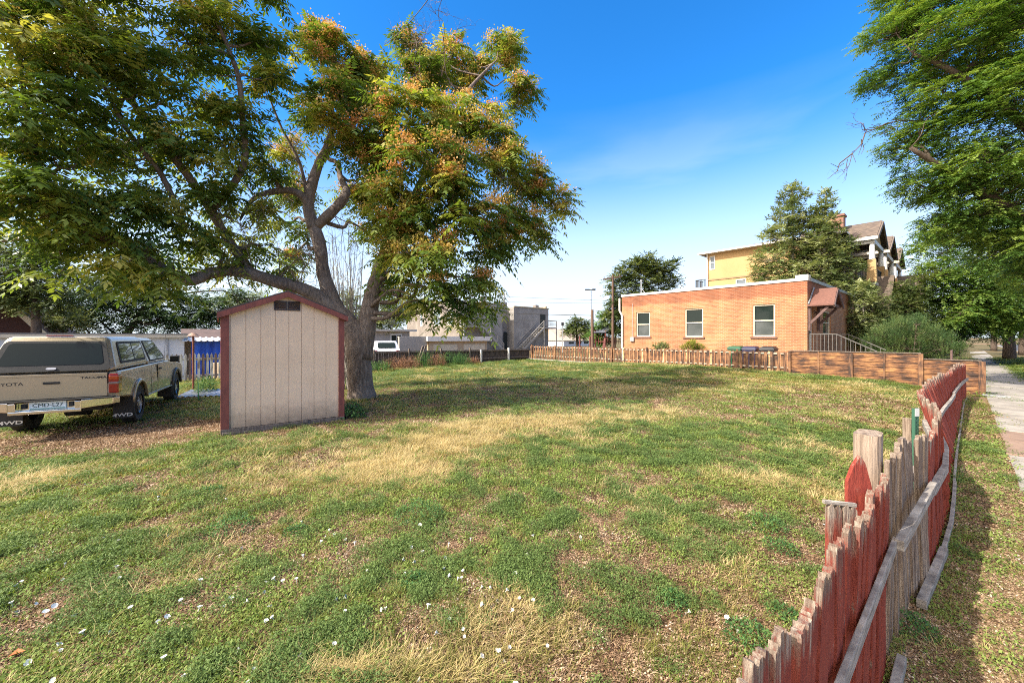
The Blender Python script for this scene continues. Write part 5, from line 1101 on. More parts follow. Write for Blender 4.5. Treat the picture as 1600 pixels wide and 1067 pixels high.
mb = MB(); mb.bar((-.7, 0, zl_), (.7, 0, zl_), .12); mb.box(-.95, -.25, -.15, .15, zl_-.05, zl_+.12); mb.box(.2, .7, -.15, .15, zl_, zl_+.16); mb.build('floodlight', M['wire'], LP)
DP, zd_, dx_ = pole('utility_pole', 'short dark utility pole stump beside the floodlight pole', 'utility pole', 925.5, 484, 40, .17)
SP, zs_, sx_ = pole('vent_mast', 'small grey lamp mast above the white building roof', 'mast', 879, 505, 50, .06, M['galv']); MB().box(-.15, .15, -.15, .15, zs_-.3, zs_+.1).build('lamp_head', M['wire'], SP)
def wire(label, a, b_, sag, r_=.018, cat='wire'):
    a = Vector(a); b_ = Vector(b_); pts = [a.lerp(b_, t/12) - Vector((0, 0, sag*4*(t/12)*(1-t/12))) for t in range(13)]
    tag(MB().tube(pts, r_, 4).build('power_line', M['wire']), label, cat, 'overhead wires')
wire('upper thick cable running past the grey flats to the dark pole', P(600, 481, 44), P(925.5, 493, 40), .1, .035)
wire('lower cable running past the grey flats to the dark pole', P(600, 497, 44), P(925.5, 500.5, 40), .1, .03)
wire('thin high wire from the left to the tall utility pole crossarm', P(480, 446, 60), P(955, 470, 48), .2)
wire('second thin high wire just below the uppermost one', P(480, 456, 60), P(955, 474, 48), .4)
wire('wire falling from the floodlight pole side to the round tree', P(925.5, 487, 40), P(1010, 466, 46), .2, .02)
wire('service wire crossing the sky above the big tree to the frame top', P(600, 70, 11), P(690, -30, 8), .15, .008)
wire('uppermost cable sagging across the trees behind the pickup', P(-200, 415, 25), P(420, 434, 25), .5, .02)
wire('cable sagging below the uppermost one behind the pickup', P(-200, 440, 25), P(420, 447, 25), .5, .014)
# street side: dark gate posts, far fence and a parked-up yard edge
mb = MB(); mb.bar((0, 0, 0), (0, 0, 1.2), .06); mb.box(-.1, 1.2, -.03, .03, 0, 1.25); o = mb.build('dark_gate', m_tim); o.location = W(24.5, .35, -.2); o.rotation_euler[2] = RZ; tag(o, 'dark brown gate at the sidewalk edge beyond the board fence', 'gate')
mb = MB(); mb.bar((0, 0, 1.3), (9, 0, 1.3), .08, .1)
for k in range(7): mb.bar((k*1.5, 0, 0), (k*1.5, 0, 1.4), .1)
o = mb.build('white_rail_fence', M['white']); o.location = W(56, .6, -.2); o.rotation_euler[2] = RZ + R(90); tag(o, 'distant white rail fence crossing the end of the sidewalk', 'fence')
# ================================================================ TREES
def barkmat(name, c1, c2, st=(9, 9, 2.2)):
    m, n, l, b = newmat(name); b.inputs["Roughness"].default_value = .9; b.inputs["Specular IOR Level"].default_value = .2
    f = noise(n, l, coords(n, l, st), 2.2, 8, .7); g = noise(n, l, coords(n, l), 1.4, 4)
    col = ramp(n, l, f, [(.3, tuple(x*.45 for x in c1)), (.5, c1), (.72, c2)]); l.new(mixc(n, l, ramp(n, l, g, [(.45, (0, 0, 0)), (.7, (.5, .5, .5))]), col, c2), b.inputs["Base Color"]); bump(n, l, b, f, .9, .03); return m
m_bark = barkmat('grey_bark', (.17, .13, .105), (.34, .28, .235)); m_bark2 = barkmat('dark_bark', (.09, .065, .05), (.17, .13, .10))
def nrm(a): return a / (np.linalg.norm(a, axis=-1, keepdims=True) + 1e-9)
def fronds(base, d, L, pairs, ll, lw, droop, hang, r):
    """pinnate leaves: base (N,3), direction d (N,3), length L (N); leaflets as 4-cornered blades"""
    N = len(base); up = np.array([0, 0, 1.0]); out = []
    for j in range(pairs):
        t = (j + 1.2) / (pairs + .4); p = base + d * (L * t)[:, None] - up * (droop * L * t * t)[:, None]
        T = nrm(d - up * (2 * droop * t)[:, None] if np.ndim(droop) else d - up * 2 * droop * t); S = nrm(np.cross(T, up) + 1e-6)
        for sg in (-1, 1):
            D = nrm(S * sg * .85 + T * .45 - up * hang + r.normal(0, .09, (N, 3))); l_ = ll * (1 - .45 * abs(t - .45)) * r.uniform(.8, 1.15, N)
            Wd = nrm(T - D * (T * D).sum(-1, keepdims=True) + r.normal(0, .35, (N, 3))); l3 = l_[:, None]; w3 = lw * (l3 / ll)
            out.append(np.stack([p, p + D*l3*.38 + Wd*w3*.5, p + D*l3, p + D*l3*.38 - Wd*w3*.5], 1))
    p = base + d * L[:, None] - up * (droop * L)[:, None]; T = nrm(d - up * 2 * (droop if not np.ndim(droop) else droop[:, None])); S = nrm(np.cross(T, up) + 1e-6)
    out.append(np.stack([p, p + T*ll*.4 + S*lw*.5, p + T*ll, p + T*ll*.4 - S*lw*.5], 1))
    return np.concatenate(out, 0), len(out)
def blob_points(blobs, per_m2, r, inner=.35, zsq=.85):
    """points through a crown described by spheres, thicker towards each sphere's shell"""
    c = np.array([b[:3] for b in blobs], float); R_ = np.array([b[3] for b in blobs], float); pts = []
    for (x_, y_, z_, rr) in blobs:
        n_ = max(3, int(per_m2 * rr ** 1.7 * 6)); dd = nrm(r.normal(size=(n_, 3))); f = np.where(r.random(n_) < inner, r.uniform(.2, .8, n_), r.uniform(.78, 1.06, n_))
        pts.append(np.array([x_, y_, z_]) + dd * (rr * f)[:, None] * np.array([1, 1, zsq]))
    return np.concatenate(pts)
def limbs_mesh(limbs, parent, m_, name='trunk'):
    mb = MB()
    for pts, rad in limbs:
        # smooth the traced line and roughen it slightly
        P_ = [Vector(p) for p in pts]; q = []; rr = []
        for i in range(len(P_) - 1):
            a = P_[max(0, i-1)]; b_ = P_[i]; c_ = P_[i+1]; d_ = P_[min(len(P_)-1, i+2)]
            for k in range(4):
                t = k/4; q.append(.5*((2*b_) + (c_-a)*t + (2*a-5*b_+4*c_-d_)*t*t + (-a+3*b_-3*c_+d_)*t**3)); rr.append((rad[i]*(1-t) + rad[i+1]*t) * random.uniform(.94, 1.06))
        q.append(P_[-1]); rr.append(rad[-1]); mb.tube(q, rr, 14 if rad[0] > .1 else 7 if rad[0] > .03 else 4)
    return mb.build(name, m_, parent, 0, True)
def branch_samples(limbs):
    S = []; Rr = []
    for pts, rad in limbs:
        for i in range(len(pts)-1):
            for k in range(5): t = k/5; S.append(np.array(pts[i])*(1-t) + np.array(pts[i+1])*t); Rr.append(rad[i]*(1-t) + rad[i+1]*t)
        S.append(np.array(pts[-1])); Rr.append(rad[-1])
    return np.array(S), np.array(Rr)
def connect(targets, limbs, r, rmax=.06, rend=.012, sagf=.12, wig=.12):
    """new branches from the nearest existing wood to each target; returns the new ones"""
    S, Rr = branch_samples(limbs); new = []
    for T in targets:
        T = np.array(T, float); d = np.linalg.norm(S - T, axis=1) + np.maximum(0, S[:, 2] - T[2]) * .8; i = int(np.argmin(d)); A = S[i]; L_ = np.linalg.norm(T - A)
        if L_ < .05: continue
        m1 = A*.66 + T*.34 + r.normal(0, wig*L_*.5, 3); m2 = A*.33 + T*.67 + r.normal(0, wig*L_*.5, 3) + np.array([0, 0, sagf*L_]); r0 = min(rmax, Rr[i]*.75)
        new.append(([A, m1, m2, T], [r0, r0*.75, max(rend, r0*.5), rend]))
    return new
def V3(p): return tuple(p)
def px_blobs(L_, sh=0.0): return [(*P(x_, y_, Y_), max(.3, r_ * Y_ / F - sh)) for x_, y_, r_, Y_ in L_]

# ---------------------------------------------------------------- the big tree of heaven behind the shed
r = np.random.default_rng(21)
BT = empty('spreading_tree', (-3.96, 10.3, 0), 0, 'large spreading tree with feathery leaves and orange seed clusters, its forked trunk behind the shed', 'tree')
L0 = Vector(BT.location)
def LP_(lst): return [tuple(P(x_, y_, Y_) - L0) for x_, y_, Y_ in lst]
bigl = [
 (LP_([(566, 628, 10.3), (563, 596, 10.3), (561, 560, 10.3), (558, 528, 10.3), (548, 506, 10.3)]), [.39, .315, .30, .31, .27]),
 (LP_([(566, 560, 10.3), (572, 515, 10.35), (580, 470, 10.4), (590, 432, 10.4), (600, 402, 10.4), (612, 372, 10.3), (618, 340, 10.2), (596, 290, 10.4), (592, 235, 10.6)]), [.25, .235, .205, .185, .16, .14, .12, .10, .06]),
 (LP_([(558, 540, 10.3), (545, 505, 10.3), (528, 485, 10.3), (514, 455, 10.3), (505, 425, 10.25), (500, 385, 10.2), (489, 350, 10.2)]), [.27, .24, .205, .18, .165, .155, .15]),
 (LP_([(490, 356, 10.2), (482, 325, 10.1), (487, 290, 10.0), (500, 252, 10.0), (512, 228, 10.0), (520, 190, 10.0), (512, 130, 10.1)]), [.15, .135, .125, .11, .09, .06, .03]),
 (LP_([(496, 352, 10.2), (515, 335, 10.1), (535, 313, 10.1), (541, 298, 10.2), (532, 278, 10.4), (527, 255, 10.5), (512, 240, 10.6), (560, 180, 11)]), [.13, .125, .12, .10, .075, .06, .05, .03]),
 (LP_([(486, 340, 10.2), (478, 312, 10.0), (455, 298, 9.8), (425, 300, 9.6), (400, 308, 9.4), (385, 325, 9.3), (375, 345, 9.2)]), [.13, .11, .085, .07, .055, .04, .02]),
 (LP_([(530, 490, 10.3), (500, 466, 10.1), (468, 450, 9.8), (430, 440, 9.5), (395, 429, 9.1), (360, 423, 8.8), (325, 428, 8.5), (295, 438, 8.2), (262, 425, 7.9), (215, 394, 7.5), (170, 373, 7.2), (125, 357, 6.9), (80, 335, 6.6), (38, 307, 6.4), (0, 285, 6.2), (-70, 250, 5.8)]), [.22, .19, .165, .15, .14, .12, .12, .12, .105, .10, .085, .08, .07, .065, .055, .03]),
 (LP_([(215, 394, 7.5), (160, 376, 7.3), (110, 373, 7.2), (50, 372, 7.0), (-20, 380, 6.8)]), [.06, .05, .035, .025, .02]),
 (LP_([(395, 429, 9.1), (360, 380, 9.0), (330, 330, 8.7), (290, 270, 8.2), (240, 210, 7.9), (200, 150, 7.7), (150, 90, 7.5), (120, 20, 7.4)]), [.11, .10, .09, .08, .07, .055, .04, .025]),
 (LP_([(288, 355, 8.1), (270, 310, 8.0), (250, 270, 7.8), (220, 232, 7.5), (190, 190, 7.3), (160, 130, 7.0)]), [.05, .055, .05, .045, .035, .02]),
 (LP_([(330, 330, 8.7), (380, 260, 8.8), (378, 180, 8.6), (372, 120, 8.3), (350, 60, 8.1), (325, 0, 8.0), (310, -60, 8)]), [.08, .07, .06, .05, .04, .03, .02]),
 (LP_([(603, 395, 10.4), (625, 385, 10.2), (660, 360, 9.8), (710, 335, 9.6), (755, 325, 9.8), (800, 330, 10)]), [.12, .10, .075, .06, .045, .03]),
 (LP_([(612, 372, 10.3), (650, 300, 10.2), (690, 220, 10.4), (725, 150, 10.8), (770, 100, 11.5)]), [.11, .09, .07, .05, .03]),
 (LP_([(80, 335, 6.6), (60, 260, 6.5), (40, 170, 6.4), (30, 80, 6.4), (20, -20, 6.4)]), [.055, .05, .04, .03, .02]),
 (LP_([(482, 325, 10.1), (470, 260, 9.8), (440, 200, 9.6), (420, 150, 9.4)]), [.05, .04, .03, .02]),
]
wR = [(520, 100, 62, 10), (497, 62, 30, 10.3), (585, 95, 40, 11), (640, 75, 32, 11.5), (660, 120, 50, 11.3), (720, 110, 50, 12), (785, 85, 38, 12.3), (812, 145, 36, 12), (545, 190, 75, 9.5), (480, 180, 32, 9.8), (640, 190, 75, 9.2), (735, 190, 62, 10.2), (665, 255, 75, 8.8),
      (775, 245, 58, 10), (830, 285, 46, 10.5), (872, 322, 26, 10.6), (632, 325, 62, 9), (715, 325, 75, 8.8), (795, 345, 55, 10), (845, 370, 26, 10.6), (665, 400, 62, 8.8), (732, 435, 45, 9.2), (630, 425, 34, 9.6), (765, 400, 45, 9.8), (690, 455, 30, 9), (600, 345, 40, 9.6), (745, 480, 12, 9.3), (590, 250, 40, 9.8), (568, 300, 42, 11.6), (578, 365, 34, 11.5), (455, 300, 40, 11.6), (450, 235, 34, 11.5), (462, 400, 28, 11.8), (605, 440, 30, 10.9), (560, 140, 45, 10.5), (650, 465, 26, 9.2), (700, 485, 16, 9.1), (612, 392, 26, 9.5), (628, 352, 36, 9.4), (605, 300, 36, 9.5), (575, 230, 34, 9.6)]
wL = [(40, 60, 85, 6.3), (125, 60, 75, 6.8), (35, 175, 90, 6.2), (125, 165, 75, 6.8), (215, 110, 62, 7.4), (295, 70, 55, 7.9), (370, 40, 45, 8.2), (405, 125, 42, 8.6), (290, 150, 70, 8), (200, 225, 70, 7.7), (105, 265, 75, 6.6), (20, 285, 75, 6), (300, 240, 68, 8.2), (375, 205, 50, 8.8),
      (425, 262, 38, 9.4), (350, 305, 46, 8.8), (262, 320, 58, 7.8), (172, 315, 62, 7.2), (85, 350, 55, 6.9), (150, 385, 48, 7.2), (105, 412, 36, 7.2), (235, 385, 50, 7.7), (315, 372, 46, 8.6), (270, 415, 34, 8.1), (410, 385, 34, 9.5), (440, 430, 22, 10), (205, 430, 26, 7.6), (340, 400, 36, 8.8), (395, 330, 32, 9.2), (455, 350, 30, 10.6), (325, 20, 40, 8), (420, 75, 26, 8.6), (250, 432, 22, 7.3), (205, 405, 30, 7.0), (130, 345, 40, 6.6)]
wU = [(30, -60, 90, 6.4), (160, -60, 90, 7), (300, -60, 70, 8), (390, -40, 50, 8.4)]
blR = [(b[0]-L0.x, b[1]-L0.y, b[2]-L0.z, b[3]) for b in px_blobs(wR, .28)]; blL = [(b[0]-L0.x, b[1]-L0.y, b[2]-L0.z, b[3]) for b in px_blobs(wL + wU, .12)]
cent = connect([b[:3] for b in blR + blL], bigl, r, .07, .018)
ptsR = blob_points(blR, 5.3, r, .12); ptsL = blob_points(blL, 3.6, r, .15)
allp = np.concatenate([ptsR, ptsL]); isR = np.arange(len(allp)) < len(ptsR)
tw = connect(allp, bigl + cent, r, .016, .006, .06, .16)
limbs_mesh(bigl + cent + tw, BT, m_bark, 'trunk')
def crown(pts, parent, m_, r, nf=11, L=(.42, .68), pairs=8, ll=.125, lw=.042, droop=.25, hang=.35, center=None, name='crown', tints=None, upb=.25, els=.38):
    k = np.repeat(np.arange(len(pts)), nf); N = len(k); c = pts.mean(0) if center is None else center
    az = np.tile(2*np.pi*np.arange(nf)/nf, len(pts)) + r.uniform(0, 6.28, len(pts))[k] + r.normal(0, .2, N); el_ = r.normal(upb, els, N); d = np.stack([np.cos(az)*np.cos(el_), np.sin(az)*np.cos(el_), np.sin(el_)], -1)
    d = nrm(d + .35 * nrm(pts - c)[k]); Ln = r.uniform(*L, N); dr = droop * r.uniform(.5, 1.6, N)
    Q, rep = fronds(pts[k] + r.normal(0, .05, (N, 3)), d, Ln, pairs, ll, lw, dr, hang, r)
    t = tints[k] if tints is not None else r.random(len(pts))[k]; t = np.clip(t + r.normal(0, .10, N), 0, 1); t = np.tile(t, rep) + r.normal(0, .04, N*rep)
    return link(name, np_mesh(name, Q.reshape(-1, 3), 4, np.clip(t, 0, 1)), m_, parent)
m_ail = leafmat('tree_of_heaven_leaf', [(0, (.06, .115, .025)), (.45, (.14, .215, .04)), (.8, (.27, .33, .055)), (1, (.46, .43, .10))], .5, .4)
crown(allp, BT, m_ail, r, nf=11, L=(.40, .68), pairs=7, ll=.17, lw=.062, droop=.5, hang=.4, upb=.35, els=.3)
# dead inner twigs, grey and tangled
r8 = random.Random(3); mb = MB()
def tangle(p, d, L_, rad, dep):
    p = Vector(p); d = Vector(d).normalized(); pts_ = [p]
    for _ in range(4): d = (d + Vector((r8.gauss(0, .35), r8.gauss(0, .35), r8.gauss(0, .35)))).normalized(); pts_.append(pts_[-1] + d * L_ / 4)
    mb.tube(pts_, [rad * (1 - .18*i) for i in range(5)], 5 if rad > .01 else 3)
    if dep:
        for _ in range(4): tangle(pts_[r8.randint(1, 4)], d + Vector((r8.gauss(0, .8), r8.gauss(0, .8), r8.gauss(0, .7))), L_ * .62, rad * .55, dep - 1)
for px, py, Y_, dx, dz in ((455, 300, 9.8, -1, .2), (425, 300, 9.6, -.6, -.8), (400, 308, 9.4, -.8, .5), (430, 440, 9.5, .1, 1), (395, 429, 9.1, -.3, 1), (470, 260, 9.8, -.8, .6), (520, 335, 10.1, .6, -.6), (500, 400, 10.2, -.9, .1), (470, 450, 9.8, .2, 1), (360, 423, 8.8, .4, -1), (330, 330, 8.7, .8, .2), (755, 325, 9.8, .8, .3), (690, 120, 10.8, .2, .9), (660, 130, 10.9, -.2, .9), (540, 300, 10.2, .7, .5)):
    for _ in range(2): tangle(P(px, py, Y_) - L0, (dx + r8.gauss(0, .3), r8.gauss(0, .4), dz + r8.gauss(0, .3)), r8.uniform(.8, 1.4), .016, 3)
mb.build('dead_twigs', m_bark, BT)
# seed clusters: bunches of small winged seeds near the tips
sel = []; zc = (allp[:, 2] + L0.z)
prob = np.where(isR, np.where((allp[:, 2] > 3.3), .72, .18), .20); sel = r.random(len(allp)) < prob; sp_ = allp[sel] + np.array([0, 0, .16]); sR = isR[sel]
ns = 330; k = np.repeat(np.arange(len(sp_)), ns); off = r.normal(0, 1, (len(k), 3)) * np.array([.125, .125, .085]); c_ = sp_[k] + off
dd = nrm(r.normal(size=(len(k), 3)) + np.array([0, 0, -.5])); ss = nrm(np.cross(dd, r.normal(size=(len(k), 3)))); l_ = .05; w_ = .021
Q = np.stack([c_, c_ + dd*l_*.5 + ss*w_, c_ + dd*l_, c_ + dd*l_*.5 - ss*w_], 1)
tt = np.where(sR, r.uniform(.35, 1, len(sp_)), r.uniform(0, .5, len(sp_))); tt = np.where(sR & (sp_[:, 2] < 2.6), tt*.55, tt)
link('seed_clusters', np_mesh('seed_clusters', Q.reshape(-1, 3), 4, np.clip(tt[k] + r.normal(0, .1, len(k)), 0, 1)), leafmat('winged_seeds', [(0, (.20, .25, .045)), (.35, (.46, .42, .09)), (.7, (.72, .47, .16)), (1, (.70, .33, .13))], .35, .6), BT)

# generic trees --------------------------------------------------------------
def tree(name, label, base, limbs, blobs, m_leaf, m_b, seed, per=5, nf=8, L=(.35, .6), pairs=5, ll=.10, lw=.05, droop=.2, hang=.2, cat='tree', inner=.3, twr=.012, upb=.1, group=None, els=.38, zsq=.85):
    r = np.random.default_rng(seed); o = empty(name, base, 0, label, cat, group); B = np.array(base)
    lb = [([tuple(np.array(p) - B) for p in pts], rad) for pts, rad in limbs]; bl = [(b[0]-B[0], b[1]-B[1], b[2]-B[2], b[3]) for b in blobs]
    ce = connect([b[:3] for b in bl], lb, r, .09, .02); pts = blob_points(bl, per, r, inner, zsq); sub = pts if len(pts) < 1600 else pts[r.permutation(len(pts))[:1600]]
    tws = connect(sub, lb + ce, r, twr*1.5, twr*.5, .04, .12); limbs_mesh(lb + ce + tws, o, m_b, 'trunk'); crown(pts, o, m_leaf, r, nf, L, pairs, ll, lw, droop, hang, upb=upb, els=els); return o
G1 = leafmat('street_leaf', [(0, (.06, .13, .024)), (.5, (.12, .215, .04)), (1, (.25, .34, .065))], .45, .45)
G2 = leafmat('olive_leaf', [(0, (.045, .075, .025)), (.5, (.11, .15, .045)), (1, (.21, .24, .08))], .35, .55)
G3 = leafmat('pale_leaf', [(0, (.09, .13, .05)), (.5, (.20, .25, .09)), (1, (.38, .40, .19))], .35, .5)
G4 = leafmat('deep_leaf', [(0, (.018, .045, .016)), (.5, (.04, .085, .025)), (1, (.09, .15, .04))], .35, .5)
G5 = leafmat('juniper', [(0, (.04, .085, .03)), (.5, (.08, .15, .045)), (1, (.18, .24, .07))], .25, .6)
m_bark3 = barkmat('pale_bark', (.30, .27, .23), (.45, .42, .37))
# street tree at the right: trunk in the tree strip, crown over the sidewalk
sx, sy = tuple(W(21.5, -3.0))[:2]; sb_ = (sx, sy, -.2)
st_bl = px_blobs([(1400, 50, 40, 13), (1440, 20, 50, 12.8), (1480, 80, 75, 12.5), (1560, 60, 90, 12), (1392, 118, 34, 13.5), (1455, 165, 62, 13), (1545, 180, 85, 12), (1425, 225, 34, 13.4), (1480, 265, 62, 13), (1575, 290, 80, 12), (1455, 300, 28, 13.6), (1510, 345, 55, 13), (1590, 380, 60, 12.4), (1530, 260, 60, 12),
    (1470, 345, 26, 13.6), (1590, 130, 70, 11.5), (1680, 60, 110, 12), (1680, 230, 110, 12), (1700, 370, 90, 12.5), (1560, -60, 110, 12), (1700, -80, 130, 12.5), (1450, -60, 70, 13), (1840, 100, 150, 13), (1850, 300, 120, 14), (1640, 420, 50, 12.4)])
tree('street_tree', 'tall leafy street tree leaning over the sidewalk from the right edge', sb_, [([sb_, (sx, sy, 1.5), (sx-.1, sy+.1, 3.4), (sx-.4, sy+.3, 5.5), (sx-1, sy+.4, 8), (sx-1.4, sy+.6, 11)], [.42, .36, .33, .28, .2, .1]),
   ([(sx-.1, sy+.1, 3.4), (sx-2, sy+.3, 5), (sx-4, sy+.6, 6.6), (sx-5.6, sy+.6, 7.6)], [.2, .16, .11, .05]), ([(sx-.4, sy+.3, 5.5), (sx-2.4, sy+.2, 8), (sx-4.4, sy+.3, 9.7), (sx-5.6, sy+.5, 10.5)], [.18, .13, .09, .04])],
   st_bl, G1, m_bark2, 31, per=10, nf=9, L=(.26, .50), pairs=6, ll=.10, lw=.046, droop=.25, hang=.1, inner=.2, els=.22, zsq=.6)
# its dead twig reaching out
r5 = random.Random(5); tips = LP_; mb = MB()
def twig(a, b_, rad, dep):
    a = Vector(a); b_ = Vector(b_); m_ = a.lerp(b_, .5) + Vector((r5.gauss(0, .06), r5.gauss(0, .06), r5.gauss(0, .06))); mb.tube([a, m_, b_], [rad, rad*.8, rad*.5], 5)
    if dep:
        for _ in range(3):
            t = r5.uniform(.3, 1); p = a.lerp(b_, t); d = (b_ - a).normalized() + Vector((r5.gauss(0, .55), r5.gauss(0, .3), r5.gauss(0, .55))); twig(p, p + d.normalized() * (b_-a).length * .6, rad*.55, dep-1)
off = Vector(sb_)
for a, b_ in (((1440, 190, 13), (1385, 193, 13)), ((1385, 193, 13), (1352, 208, 13)), ((1352, 208, 13), (1332, 240, 13)), ((1332, 240, 13), (1308, 268, 13))): twig(P(*a) - off, P(*b_) - off, .022, 1)
for a, b_ in (((1352, 208, 13), (1338, 190, 13)), ((1332, 240, 13), (1322, 268, 13))): twig(P(*a) - off, P(*b_) - off, .012, 2)
mb.build('dead_twig', m_bark2, bpy.data.objects['street_tree'])
# second street tree whose trunk shows beyond the sidewalk
t2 = (*tuple(P(1577, 540, 31))[:2], -.2)
tree('street_tree', 'shady street tree whose dark trunk stands just right of the sidewalk', t2, [([t2, (t2[0], t2[1], 2), (t2[0]-.1, t2[1], 4.5), (t2[0]-.5, t2[1], 8)], [.36, .30, .27, .12])],
   px_blobs([(1540, 400, 60, 27), (1480, 395, 42, 26), (1500, 440, 45, 25), (1560, 450, 60, 26), (1470, 430, 26, 25), (1445, 380, 20, 27), (1590, 480, 45, 25), (1530, 480, 34, 25), (1600, 350, 60, 28), (1520, 340, 40, 28), (1560, 505, 22, 26), (1500, 490, 22, 24), (1660, 420, 70, 28), (1650, 490, 40, 26), (1450, 465, 26, 26), (1530, 465, 40, 25), (1480, 505, 22, 26), (1570, 495, 28, 25), (1548, 505, 20, 25)]),
   G1, m_bark2, 32, per=4, nf=9, L=(.5, .9), pairs=5, ll=.17, lw=.085, group='street trees')
bpy.data.objects['street_tree']['group'] = 'street trees'
for i, (px, Y_, lb) in enumerate(((1553, 52, 'small dark street tree far along the sidewalk'), (1598, 40, 'street tree at the far right edge with a pale trunk base'))):
    b_ = (*tuple(P(px, 540, Y_))[:2], -.2); x_, y_ = b_[:2]
    tree('street_tree', lb, b_, [([b_, (x_, y_, 2.2), (x_, y_, 5)], [.3, .25, .12])], [(x_+dx, y_+dy, z_, rr) for dx, dy, z_, rr in ((0, 0, 6, 2.6), (-1.8, 0, 4.9, 1.8), (1.8, .5, 5.2, 1.9), (0, -1.5, 4.2, 1.6), (-.5, 0, 8, 2))], G4, m_bark2, 60+i, per=1.8, nf=8, L=(.6, 1.0), pairs=4, ll=.24, lw=.12, group='street trees')
# pair of tall pale trees in front of the apartment row
def pxtree(name, label, basepx, Y_, lst, m_leaf, m_b, seed, trunkr=.16, top=None, **kw):
    b_ = (*tuple(P(basepx, 540, Y_))[:2], kw.pop('bz', -.1)); tp = top or min(lst, key=lambda t: t[1]); T_ = P(tp[0], tp[1], Y_)
    li = [([b_, tuple(Vector(b_).lerp(T_, .35)), tuple(Vector(b_).lerp(T_, .7)), tuple(T_)], [trunkr, trunkr*.75, trunkr*.45, .03])]
    return tree(name, label, b_, li, px_blobs(lst), m_leaf, m_b, seed, **kw)
kw = dict(per=5.5, nf=8, L=(.35, .6), pairs=4, ll=.17, lw=.10, inner=.35, upb=.4)
pxtree('poplar_tree', 'taller left poplar of the pale pair before the yellow apartments', 1240, 27.6, [(1240, 312, 20, 27.6), (1228, 345, 24, 27.6), (1255, 350, 22, 27.6), (1215, 375, 24, 27.6), (1245, 385, 28, 27.6), (1200, 410, 22, 27.6), (1230, 425, 32, 27.6), (1262, 400, 22, 27.6), (1210, 455, 34, 27.6), (1250, 460, 34, 27.6), (1190, 432, 14, 27.6), (1238, 296, 8, 27.6)], G3, m_bark3, 41, group='pale poplars', **kw)
pxtree('poplar_tree', 'shorter bushy right poplar beside the brick chimney', 1285, 26.6, [(1289, 322, 13, 26.6), (1284, 345, 22, 26.6), (1298, 365, 18, 26.6), (1275, 375, 24, 26.6), (1300, 400, 26, 26.6), (1320, 385, 12, 26.6), (1275, 420, 32, 26.6), (1312, 425, 26, 26.6), (1330, 415, 12, 26.6), (1290, 455, 36, 26.6), (1325, 460, 24, 26.6), (1340, 440, 12, 26.6), (1265, 470, 26, 26.6), (1290, 302, 6, 26.6)], G3, m_bark3, 42, group='pale poplars', **kw)
kw = dict(per=11, nf=8, L=(.3, .5), pairs=4, ll=.12, lw=.07, inner=.3, upb=.2)
pxtree('garden_tree', 'small pale crab-apple-like tree by the porch railing of the brick building', 1352, 23.5, [(1350, 470, 22, 23.5), (1340, 500, 18, 23.5), (1362, 505, 24, 23.5), (1375, 480, 12, 23.5), (1330, 525, 12, 23.5), (1356, 530, 22, 23.5), (1385, 510, 18, 23.5), (1348, 448, 10, 23.5), (1342, 522, 12, 23.5)], G3, m_bark3, 43, trunkr=.08, **kw)
pxtree('garden_tree', 'leafy olive garden tree in front of the apartment porches', 1400, 25, [(1405, 480, 20, 25), (1425, 465, 20, 25), (1390, 500, 18, 25), (1420, 500, 24, 25), (1440, 440, 12, 25), (1410, 450, 12, 25), (1445, 490, 14, 25), (1395, 525, 18, 25)], G2, m_bark2, 44, trunkr=.08, **kw)
pxtree('garden_tree', 'dark dense bushy tree right of the apartment porches', 1470, 26, [(1470, 490, 28, 26), (1445, 515, 20, 26), (1500, 505, 26, 26), (1475, 525, 26, 26), (1520, 520, 18, 26), (1455, 470, 12, 26), (1530, 500, 16, 26), (1505, 475, 20, 26)], G4, m_bark2, 45, trunkr=.1, **kw)
pxtree('juniper_bush', 'broad bright green juniper bush rising behind the board fence', 1425, 19, [(1370, 540, 16, 20.5), (1390, 530, 24, 20), (1420, 525, 30, 19.5), (1450, 535, 26, 19), (1475, 545, 20, 18.5), (1495, 552, 12, 18), (1410, 555, 26, 19.5), (1445, 560, 24, 19), (1365, 555, 12, 20.5), (1400, 512, 12, 20), (1432, 508, 12, 19.5)], G5, m_bark2, 46, trunkr=.05, cat='bush', per=26, nf=9, L=(.25, .5), pairs=6, ll=.05, lw=.018, upb=.9, droop=.0, hang=-.2, inner=.3)
pxtree('wall_bush', 'small yellow-green bush against the brick wall', 1083, 19.6, [(1083, 541, 9, 19.6), (1076, 545, 7, 19.6), (1090, 545, 7, 19.6)], leafmat('lime_leaf', [(0, (.15, .2, .03)), (1, (.4, .38, .08))], .3), m_bark2, 47, trunkr=.02, cat='bush', per=40, nf=8, L=(.1, .18), pairs=4, ll=.05, lw=.025, upb=.9)
pxtree('wall_bush', 'low green sprout at the left foot of the brick wall', 1030, 20.6, [(1036, 544, 5, 20.6), (1028, 545, 4, 20.6)], G3, m_bark2, 48, trunkr=.02, cat='bush', per=60, nf=6, L=(.1, .16), pairs=4, ll=.05, lw=.025, upb=.9)
